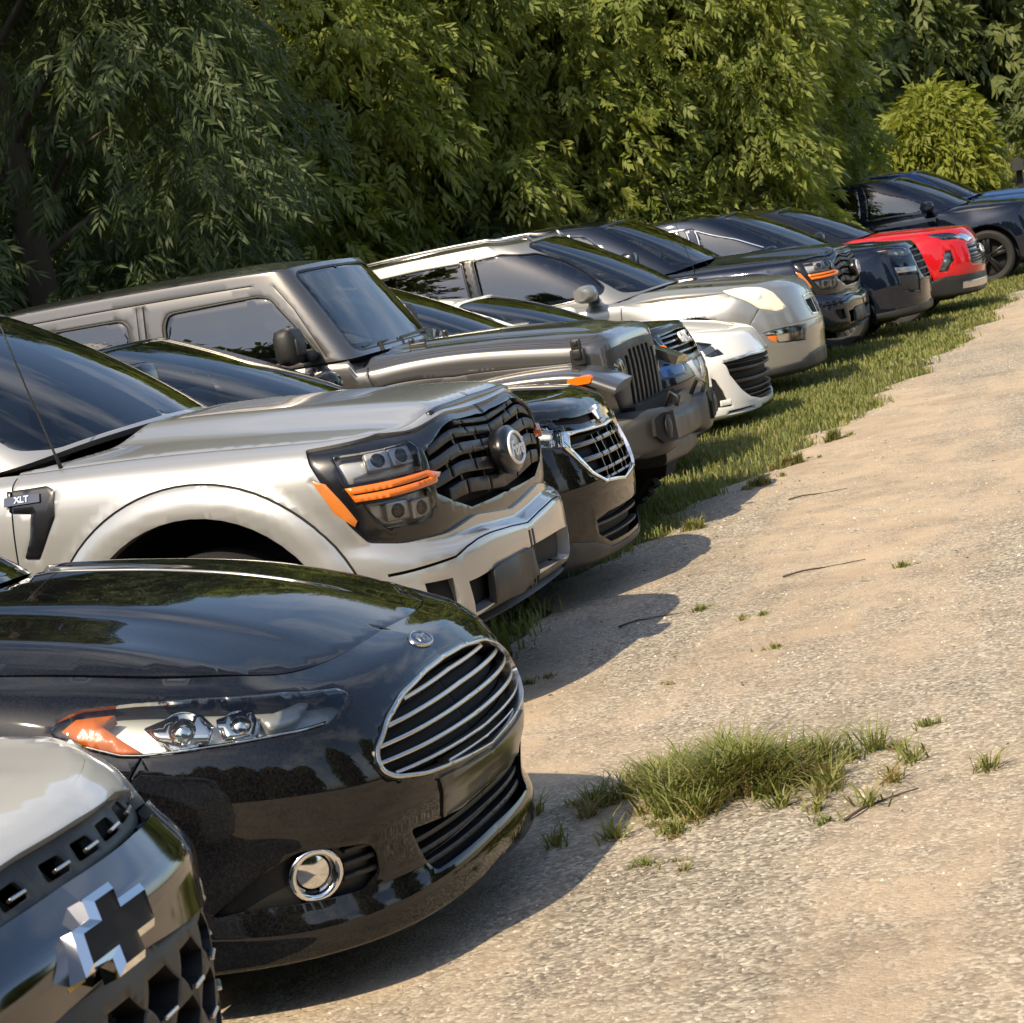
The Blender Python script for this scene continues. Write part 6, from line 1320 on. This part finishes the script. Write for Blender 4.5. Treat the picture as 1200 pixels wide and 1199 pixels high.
def road_edge(y):
    """left edge of the gravel: under the near cars it runs back to the lawn, further on it keeps in front of the bumpers"""
    y = np.asarray(y, float)
    base = np.interp(y, [-40, 8.8, 9.4, 10.4, 11.6, 13.0, 14.0, 17, 25, 36, 60, 130], [-9, -9, -3.25, -3.1, -3.35, -3.15, -3.08, -2.78, -2.45, -2.42, -1.6, 2.0])
    return base + .10*np.sin(y*2.1)+.06*np.sin(y*5.3+1)+.035*np.sin(y*11.7+2)
def road():
    ys = np.r_[np.arange(-40, 4, 1.0), np.arange(4, 40, .12), np.arange(40, 130, 2.0)]; ts = np.r_[0, .004, .01, .02, .04, .07, .1, .15, .2, .3, .4, .5, .6, .7, .8, .9, 1]
    V, F = [], []; n = len(ts)
    for y in ys:
        e = float(road_edge(y)); xs = e+(14-e)*ts; zz = terrain(xs, np.full(n, y))+.004+.012*ss(0, .01, ts)
        V += [(x, y, z) for x, z in zip(xs, zz)]
    for i in range(len(ys)-1):
        for k in range(n-1): F.append((i*n+k, i*n+k+1, (i+1)*n+k+1, (i+1)*n+k))
    o = link_mesh('gravel_road', V, F, 'gravel'); o['kind'] = 'structure'
road()
# ------------------------------------------------------------------ loose stones, blades of grass
def leaf_material(name, c0, c1, trans=.35, scale=1.3, rough=.55, c2=None):
    m = bpy.data.materials.new(name); m.use_nodes = True; N, L = m.node_tree.nodes, m.node_tree.links; b = N['Principled BSDF']
    tc = N.new('ShaderNodeTexCoord').outputs['Object']; a = noise_node(N, L, tc, scale, 4, .6); f = noise_node(N, L, tc, scale*14, 2, .5)
    col = mixc(N, L, ramp(N, L, a, [(.35, (0, 0, 0)), (.65, (1, 1, 1))]), c0, c1)
    col = mixc(N, L, ramp(N, L, f, [(.40, (0, 0, 0)), (.72, (.7, .7, .7))]), col, c2 or tuple(k*1.35 for k in c1))
    L.new(col, b.inputs['Base Color']); b.inputs['Roughness'].default_value = rough; b.inputs['Specular IOR Level'].default_value = .35
    tr = N.new('ShaderNodeBsdfTranslucent'); L.new(mixc(N, L, 1.0, col, (1.5, 1.45, .7), 'MULTIPLY'), tr.inputs[0]); mx = N.new('ShaderNodeMixShader'); mx.inputs[0].default_value = trans
    L.new(b.outputs[0], mx.inputs[1]); L.new(tr.outputs[0], mx.inputs[2]); L.new(mx.outputs[0], N['Material Output'].inputs[0]); MAT[name] = m
leaf_material('grass_blade', (.115, .155, .032), (.195, .225, .058), .3, 2.5, c2=(.27, .24, .09))
leaf_material('grass_dry', (.20, .165, .07), (.30, .25, .12), .3, 2.5, c2=(.36, .30, .15))
leaf_material('leaf_ash', (.155, .20, .040), (.235, .275, .060), .47, .7, c2=(.30, .32, .085))
leaf_material('leaf_maple', (.135, .185, .040), (.205, .25, .060), .47, .7, c2=(.27, .295, .08))
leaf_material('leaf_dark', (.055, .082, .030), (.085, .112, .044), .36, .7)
leaf_material('leaf_bush', (.15, .18, .026), (.21, .235, .04), .42, .9)
leaf_material('leaf_far', (.070, .098, .028), (.115, .14, .045), .36, .6)
pmat('bark', (.085, .068, .05), .9, bump=(40, 1.0)); pmat('twig', (.06, .045, .032), .85)
def stone_mat():
    m = pmat('stone', (.3, .26, .2), .85); N, L = m.node_tree.nodes, m.node_tree.links; tc = N.new('ShaderNodeTexCoord').outputs['Object']
    vo = N.new('ShaderNodeTexVoronoi'); vo.inputs['Scale'].default_value = 55; L.new(tc, vo.inputs[0])
    L.new(ramp(N, L, vo.outputs['Color'], [(0, (.10, .088, .07)), (.35, (.28, .242, .188)), (.7, (.50, .44, .35)), (1, (.82, .76, .64))]), N['Principled BSDF'].inputs['Base Color'])
stone_mat()
def fast_mesh(name, V, F, mat, smooth=False):
    """V (n,3), F (m,k) of constant k"""
    V = np.asarray(V, np.float32); F = np.asarray(F, np.int32); k = F.shape[1]; me = bpy.data.meshes.new(name)
    me.vertices.add(len(V)); me.vertices.foreach_set('co', V.ravel()); me.loops.add(F.size); me.loops.foreach_set('vertex_index', F.ravel())
    me.polygons.add(len(F)); me.polygons.foreach_set('loop_start', np.arange(0, F.size, k, dtype=np.int32))
    if smooth: me.polygons.foreach_set('use_smooth', np.ones(len(F), bool))
    me.update(calc_edges=True); me.materials.append(MAT[mat]); o = bpy.data.objects.new(name, me); COL.objects.link(o); return o
def stones(n, f, name, smin, smax):
    base = np.array([(1, 0, 0), (-.3, .9, 0), (-.8, -.6, 0), (0, 0, .75), (.35, -.9, 0)]); fc = np.array([(0, 1, 3), (1, 2, 3), (2, 4, 3), (4, 0, 3)])
    x, y = f(n); n = len(x); s_ = smin+(smax-smin)*rng.random(n)**3; a = rng.random(n)*6.283
    P = base[None]*(1+.5*rng.normal(size=(n, 5, 1)).clip(-.8, .8)); P[:, :, 2] *= .55+.6*rng.random((n, 1))
    c, s2 = np.cos(a)[:, None], np.sin(a)[:, None]; Q = np.stack([P[:, :, 0]*c-P[:, :, 1]*s2, P[:, :, 0]*s2+P[:, :, 1]*c, P[:, :, 2]], 2)*s_[:, None, None]
    Q[:, :, 0] += x[:, None]; Q[:, :, 1] += y[:, None]; Q[:, :, 2] += terrain(x, y)[:, None]+.013
    o = fast_mesh(name, Q.reshape(-1, 3), (fc[None]+5*np.arange(n)[:, None, None]).reshape(-1, 3), 'stone'); o['kind'] = 'stuff'; return o
def near_area(n):
    y = 4.2+9.5*rng.random(n)**1.35; x = -3.6+4.2*rng.random(n); k = x > road_edge(y)+.05; k &= np.sin(x*3.1+np.sin(y*1.7)*1.3)+.6*np.sin(y*2.3+x)+rng.normal(size=n)*.5 > -.55; return x[k], y[k]
def mid_area(n):
    y = 12+24*rng.random(n); x = -3.2+2.6*rng.random(n); k = x > road_edge(y)+.05; return x[k], y[k]
o = stones(80000, near_area, 'loose_gravel', .003, .0105); o['label'] = 'loose tan gravel scattered over the driveway beside the cars'; o['category'] = 'gravel'
o = stones(9000, mid_area, 'loose_gravel', .006, .014); o['label'] = 'loose gravel on the far stretch of the driveway'; o['category'] = 'gravel'
def blades(x, y, h, lean=.5, w=.0045, seg=2):
    n = len(x); a = rng.random(n)*6.283; b = a+rng.normal(size=n)*.4; l = h*lean*(.3+rng.random(n)); z = terrain(x, y)+.004
    d = np.stack([np.cos(b), np.sin(b)], 1); p = np.stack([-np.sin(a), np.cos(a)], 1)*w
    P0 = np.stack([x, y], 1); P1 = P0+d*(l*.35)[:, None]; P2 = P0+d*l[:, None]
    V = np.zeros((n, 5, 3)); V[:, 0, :2] = P0-p; V[:, 1, :2] = P0+p; V[:, 2, :2] = P1-p*.8; V[:, 3, :2] = P1+p*.8; V[:, 4, :2] = P2
    V[:, :2, 2] = z[:, None]; V[:, 2:4, 2] = (z+h*.6)[:, None]; V[:, 4, 2] = z+h*(.75+.25*rng.random(n))
    F = np.array([(0, 1, 3), (0, 3, 2), (2, 3, 4)])[None]+5*np.arange(n)[:, None, None]; return V.reshape(-1, 3), F.reshape(-1, 3)
def grass(name, x, y, h, mat, label, **kw):
    V, F = blades(x, y, h, **kw); o = fast_mesh(name, V, F, mat); o['kind'] = 'stuff'; o['label'] = label; o['category'] = 'grass'; return o
def lawn_pts(n, y0, y1, x0, x1):
    y = y0+(y1-y0)*rng.random(n); x = x0+(x1-x0)*rng.random(n); k = (x < road_edge(y)+.02+.06*rng.normal(size=n)); k &= rng.random(n) < .35+.65*ss(-.7, .5, np.sin(x*2.3+y*1.1)+np.sin(y*2.9-x)*.7); return x[k], y[k]
x, y = lawn_pts(52000, 12.4, 22, -5.6, -2.4); grass('lawn_grass', x, y, .025+.055*rng.random(len(x)), 'grass_blade', 'short green grass strip along the gravel in front of the parked cars')
x, y = lawn_pts(46000, 22, 40, -5.2, -2.0); grass('lawn_grass', x, y, .03+.06*rng.random(len(x)), 'grass_blade', 'green grass verge by the far end of the row', w=.007)
x, y = lawn_pts(14000, 12.4, 38, -4.6, -2.2); grass('dry_grass', x, y, .02+.05*rng.random(len(x)), 'grass_dry', 'pale dry blades mixed into the grass verge', w=.006)
x, y = lawn_pts(9000, 9.2, 12.5, -4.6, -2.9); grass('lawn_grass', x, y, .03+.08*rng.random(len(x)), 'grass_blade', 'grass growing under the nose of the silver pickup')
x = -9+11*rng.random(26000); y = 40+24*rng.random(26000); grass('meadow_grass', x, y, .08+.14*rng.random(len(x)), 'grass_blade', 'tall grass on the bank beyond the last parked vehicle', w=.02)
def tuft(cx, cy, lx, ly, ang, n, hmin, hmax, label, mat='grass_blade', dry=.35, lean=.7):
    """blades fan out of many small crowns, so the outline stays ragged"""
    nc = max(4, n//45); r = np.abs(rng.normal(size=nc))*.42; t = rng.random(nc)*6.283; u = r*np.cos(t)*lx; v = r*np.sin(t)*ly; c, s_ = math.cos(ang), math.sin(ang)
    kx, ky = cx+u*c-v*s_, cy+u*s_+v*c; kh = (hmin+(hmax-hmin)*np.exp(-r*1.1))*(.45+.75*rng.random(nc)); kd = rng.random(nc) < dry
    q = rng.integers(0, nc, n); a = rng.random(n)*6.283; rad = np.abs(rng.normal(size=n))*.028*(1 if lx > .3 else .6)
    x, y = kx[q]+rad*np.cos(a), ky[q]+rad*np.sin(a); h = kh[q]*(.5+.6*rng.random(n)); k = ~kd[q] ^ (rng.random(n) < .12)
    o = grass('grass_tuft', x[k], y[k], h[k], mat, label, lean=lean, w=.0034)
    if (~k).any():
        V, F = blades(x[~k], y[~k], h[~k]*.8, lean*1.2, .003); d = fast_mesh('dry_blades', V, F, 'grass_dry'); d.parent = o; d['kind'] = 'stuff'
    return o
tuft(-1.52, 6.86, .66, .60, 1.05, 7500, .03, .19, 'large green grass tuft on the open gravel', dry=.3, lean=1.15)
tuft(-1.62, 6.40, .30, .26, .8, 420, .02, .06, 'sparse yellowing grass at the near end of the large tuft', dry=.55)
for i, (tx, ty, n, hh, lb) in enumerate([(-1.55, 6.02, 60, .06, 'tiny weed on gravel below the large tuft'), (-2.80, 14.55, 520, .13, 'green weed tuft at the tip of the off-roader shadow'), (-2.72, 15.6, 560, .13, 'middle weed tuft in the line along the gravel edge'), (-2.62, 16.7, 460, .12, 'farthest weed tuft in the line along the gravel edge'),
        (-2.86, 12.95, 300, .10, 'small weed tuft between two car shadows'), (-2.30, 10.15, 260, .05, 'flat dry weed just outside the pickup shadow'), (-2.02, 9.75, 200, .04, 'low dry weed on gravel by the pickup shadow'), (-2.10, 8.55, 120, .04, 'sparse weed on open gravel beyond the saloon'), (-1.02, 7.4, 110, .05, 'small weed just past the end of the large tuft'),
        (-1.45, 10.6, 90, .06, 'lone weed sprig in the middle of the gravel'), (-1.78, 9.0, 70, .04, 'faint weed sprig on the gravel'), (-2.75, 8.9, 220, .09, 'grass tuft in the shade beside the saloon nose')]):
    tuft(tx, ty, .26 if n > 150 else .14, .14 if n > 150 else .10, .9, n, .02, hh, lb, dry=.45)
def twig(px, py, a, L_, label, bend=.3):
    pts = [(px+math.cos(a+bend*math.sin(t*3))*L_*t, py+math.sin(a+bend*math.sin(t*3))*L_*t, .022+.006*math.sin(t*7)) for t in np.linspace(0, 1, 9)]
    o = put('twig', tube_vf(pts, [.005*(1-.6*t) for t in np.linspace(0, 1, 9)], 6), 'twig', None, smooth=True); o['label'] = label; o['category'] = 'twig'
twig(-1.13, 6.33, .9, .30, 'thin curved twig lying on gravel in front of the large tuft')
twig(-2.45, 13.6, .3, .35, 'dark twig lying on gravel near the weed tufts'); twig(-2.02, 10.75, .4, .40, 'dark twig lying on gravel beyond the pickup shadow')
twig(-2.62, 9.95, .35, .30, 'dark crooked twig in the shadow of the pickup', .6)
def litter(n):
    y = 5+11*rng.random(n); x = -3.0+2.6*rng.random(n); k = rng.random(n) < .25+.75*np.exp(-((x+2.45+.03*(y-9))/.45)**2); return x[k], y[k]
x, y = litter(600); n = len(x); a = rng.random(n)*6.283; l = .004+.009*rng.random(n); V = np.zeros((n, 4, 3))
for k, (u, v) in enumerate(((-1, 0), (.2, -.35), (1.2, .1), (-.1, .4))): V[:, k, 0] = x+l*(u*np.cos(a)-v*np.sin(a)); V[:, k, 1] = y+l*(u*np.sin(a)+v*np.cos(a)); V[:, k, 2] = .024+.008*rng.random(n)
o = fast_mesh('leaf_litter', V.reshape(-1, 3), np.array([(0, 1, 2, 3)])+4*np.arange(n)[:, None], 'twig'); o['kind'] = 'stuff'; o['label'] = 'dark dead leaf bits strewn over the gravel'; o['category'] = 'leaf litter'
# ------------------------------------------------------------------ trees
def foliage(lobes, per, leaf_l, leaf_w, nl, droop, seed, up=.25, face=None):
    """lobes [(x, y, z, r)]: sprays of leaflets on the skin of each lobe, hanging outwards"""
    g = np.random.default_rng(seed); L_ = np.array(lobes); k = np.repeat(np.arange(len(L_)), per)
    n = len(k); d = g.normal(size=(n, 3)); d[:, 2] += up; d /= np.linalg.norm(d, axis=1, keepdims=True)
    rr = L_[k, 3]*(.62+.42*g.random(n)**.6); C = L_[k, :3]+d*rr[:, None]*np.array([1, 1, .8])
    ax = d*np.array([1, 1, .35]); ax[:, 2] -= droop*(.5+g.random(n)); ax += g.normal(size=(n, 3))*.35; ax /= np.linalg.norm(ax, axis=1, keepdims=True)
    sd_ = np.cross(ax, d+g.normal(size=(n, 3))*.5); sd_ /= np.maximum(np.linalg.norm(sd_, axis=1, keepdims=True), 1e-6); nm = np.cross(sd_, ax)
    t = np.linspace(0, 1, nl); sg = np.where(np.arange(nl) % 2 == 0, 1, -1); sg[-1] = 0
    ln = leaf_l*(.75+.5*g.random((n, nl)))
    ba = C[:, None]+ax[:, None]*(t[None, :, None]*leaf_l*1.6)
    ba[:, :, 2] -= (t**2)[None]*leaf_l*.5
    di = ax[:, None]*.75+sd_[:, None]*(sg[None, :, None]*.85)+np.array([0, 0, -.30])+g.normal(size=(n, nl, 3))*.22; di /= np.linalg.norm(di, axis=2, keepdims=True)
    wi = np.cross(di, nm[:, None]+g.normal(size=(n, nl, 3))*.45); wi /= np.maximum(np.linalg.norm(wi, axis=2, keepdims=True), 1e-6)
    w = (leaf_w*ln/leaf_l)[:, :, None]*.5; tip = ba+di*ln[:, :, None]; md = ba+di*(ln*.42)[:, :, None]; md2 = md.copy(); tip[:, :, 2] -= ln*.12
    V = np.stack([ba, md-wi*w, tip, md2+wi*w], 2).reshape(-1, 3); F = np.array([(0, 1, 2, 3)])+4*np.arange(n*nl)[:, None]
    return V, F
def tree(name, label, x, y, h, r, nl_, per, leaf, mat, seed, zlow=.6, group='trees behind the parked cars', lobes_r=(.75, 1.25), cat_='tree', wide=1.0, nleaf=9, droop=.55):
    g = np.random.default_rng(seed); z0 = float(terrain(x, y)); root = empty(name, (x, y, z0), 0, label=label, category=cat_, group=group)
    lob = []
    for i in range(nl_):
        u = (i+.5)/nl_; zz = zlow+(h-zlow)*u; prof = math.sin(math.pi*min(1, max(.0, .18+.80*u)))**.6
        a = i*2.39996+g.normal()*.3; rr = r*prof*(.62+.38*g.random()); lr = lobes_r[0]+(lobes_r[1]-lobes_r[0])*g.random()
        lob.append((math.cos(a)*max(rr-lr*.4, 0)*wide, math.sin(a)*max(rr-lr*.4, 0), zz, lr*(1 if u < .85 else .8)))
    # trunk and limbs
    vf = tube_vf([(0, 0, -.2), (.05, .02, h*.2), (-.05, .06, h*.45), (.03, 0, h*.8)], [.20*r/3.2, .16*r/3.2, .11*r/3.2, .03], 9)
    put('trunk', vf, 'bark', root, smooth=True)
    br = []
    for q in lob[::2]:
        zs = max(min(q[2]*.75, h*.75), .3); m_ = (q[0]*.5, q[1]*.5, (zs+q[2])/2+.25); br.append(tube_vf([(0, .02, zs), m_, (q[0], q[1], q[2])], [.05*r/3, .03*r/3, .012], 5, False))
    put('limbs', cat(*br), 'bark', root, smooth=True)
    V, F = foliage(lob, per, leaf[0], leaf[1], nleaf, droop, seed+1); o = fast_mesh('crown', V, F, mat); o.parent = root; o['kind'] = 'stuff'
    return root
TREES = [ # x, y, height, crown radius, label
 (-12.3, 29.5, 9.0, 3.3, 'leafy green tree behind the boxy off-roader roof'), (-10.9, 31.5, 9.5, 3.3, 'leafy green tree behind the black crossover roof line'), (-9.6, 33.5, 9.0, 3.2, 'leafy green tree rising behind the silver crossover tail'),
 (-8.3, 35.0, 9.5, 3.3, 'leafy green tree rising behind the silver crossover roof'), (-7.3, 36.0, 9.0, 2.9, 'leafy green tree with drooping sprays behind the navy pickup cab'), (-7.1, 39.5, 9.0, 2.4, 'leafy green tree with low branch over the dark SUV roof')]
for i, (x, y, h, r, lb) in enumerate(TREES):
    tree('ash_tree', lb, x, y, h, r, 66, 150 if i % 2 else 125, ((.150, .052), (.178, .060), (.135, .056))[i % 3], ('leaf_ash', 'leaf_maple')[i % 2], 100+7*i, zlow=.7, droop=(.55, .75, .4)[i % 3], lobes_r=((.75, 1.25), (.6, 1.1))[i % 2])
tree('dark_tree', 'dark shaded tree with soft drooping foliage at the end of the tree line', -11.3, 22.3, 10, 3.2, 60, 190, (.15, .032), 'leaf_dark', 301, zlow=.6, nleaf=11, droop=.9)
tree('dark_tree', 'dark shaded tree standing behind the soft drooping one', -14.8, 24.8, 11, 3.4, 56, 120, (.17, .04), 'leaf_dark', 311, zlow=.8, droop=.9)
tree('added_shade_tree', 'tall broad unseen tree added to shade the dark tree beside it', -15.2, 13.0, 14, 4.6, 60, 70, (.34, .15), 'leaf_far', 321, zlow=2.5, lobes_r=(1.2, 1.8))  # added outside the view to keep sun off the dark tree
# low brush at the foot of the tree line
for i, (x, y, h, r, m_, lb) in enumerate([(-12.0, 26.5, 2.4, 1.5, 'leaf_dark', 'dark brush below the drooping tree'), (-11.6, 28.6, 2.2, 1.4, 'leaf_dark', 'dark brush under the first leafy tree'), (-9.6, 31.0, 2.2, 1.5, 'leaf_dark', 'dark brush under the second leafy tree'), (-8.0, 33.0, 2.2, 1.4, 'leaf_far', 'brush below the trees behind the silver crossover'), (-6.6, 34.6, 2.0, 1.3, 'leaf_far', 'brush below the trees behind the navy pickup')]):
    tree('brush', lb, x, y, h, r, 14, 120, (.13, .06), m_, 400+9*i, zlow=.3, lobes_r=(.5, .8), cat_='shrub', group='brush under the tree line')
tree('young_tree', 'bright yellow-green young tree on the bank beyond the dark crossover', -4.75, 50.0, 2.25, 1.0, 20, 100, (.22, .07), 'leaf_bush', 501, zlow=.3, lobes_r=(.38, .6), group='young trees on the bank')
for i, (x, y, h, r, lb) in enumerate([(-9.5, 54, 12, 3.8, 'far tree at the gap in the tree line'), (-7.0, 66, 13, 4.2, 'far tree behind the bright young tree'), (-3.2, 70, 13, 4.2, 'far tree behind the mailbox'), (1.2, 72, 12, 4.2, 'farthest tree on the bank past the mailbox'), (-11.5, 44, 11, 3.6, 'tall tree behind the leafy front row'), (-16, 37, 12, 4.0, 'tall tree filling the gap behind the leafy front row')]):
    tree('far_tree', lb, x, y, h, r, 52, 62, (.38, .15), 'leaf_far', 600+11*i, zlow=.8, group='trees on the far bank', lobes_r=(1.0, 1.6))
tree('far_shrub', 'rounded green shrub beside the mailbox', -1.9, 55, 2.6, 1.5, 16, 90, (.22, .09), 'leaf_far', 701, zlow=.3, lobes_r=(.6, .9), cat_='shrub', group='trees on the far bank')
# trees on the other side of the drive, mirrored in paint and glass
for i, (x, y) in enumerate([(-44, -20), (-38, -24), (-32, -23), (-26, -27), (-20, -25), (-15, -30), (-9, -27), (-3, -30), (3, -27), (9, -31), (16, -26), (23, -21), (30, -14), (36, 4), (34, 22), (38, 42)]):
    tree('opposite_tree', 'broad tree across the gravel drive from the parked cars', x, y, 11+2.4*((i*7) % 4), 5.4, 36, 42, (.75, .36), 'leaf_far', 800+13*i, zlow=1.0, group='trees across the drive', lobes_r=(1.5, 2.4))
# ------------------------------------------------------------------ mailbox
def mailbox():
    x, y = -2.92, 45.; z = float(terrain(x, y)); r = empty('mailbox', (x, y, z), 0, label='black mailbox on a leaning post beyond the parked cars', category='mailbox')
    put('post', cat(box_vf((0, 0, .5), (.11, .11, 1.15), .01)), 'black_plastic', r)
    n = 14; V, F = [], []
    for yy in (-.27, .27):
        pts = [(-.11, 0), (.11, 0)]+[(.11*math.cos(t), .13+.11*math.sin(t)) for t in np.linspace(0, math.pi, n)]
        V += [(a, yy, 1.07+b) for a, b in pts]
    m_ = n+2; F = [(i, (i+1) % m_, m_+(i+1) % m_, m_+i) for i in range(m_)]+[tuple(range(m_))[::-1], tuple(range(m_, 2*m_))]
    bx = put('box', (V, F), 'gloss_black', r, ang=50)
    put('door', xf(([(a, -.275, c_) for a, b, c_ in V[:m_]]+[(a*.9, -.285, 1.07+(c_-1.07)*.93+.008) for a, b, c_ in V[:m_]], [(i, m_+i, m_+(i+1) % m_, (i+1) % m_) for i in range(m_)]+[tuple(range(m_, 2*m_))[::-1]]), Matrix.Identity(4)), 'grey_plastic', r)
mailbox()
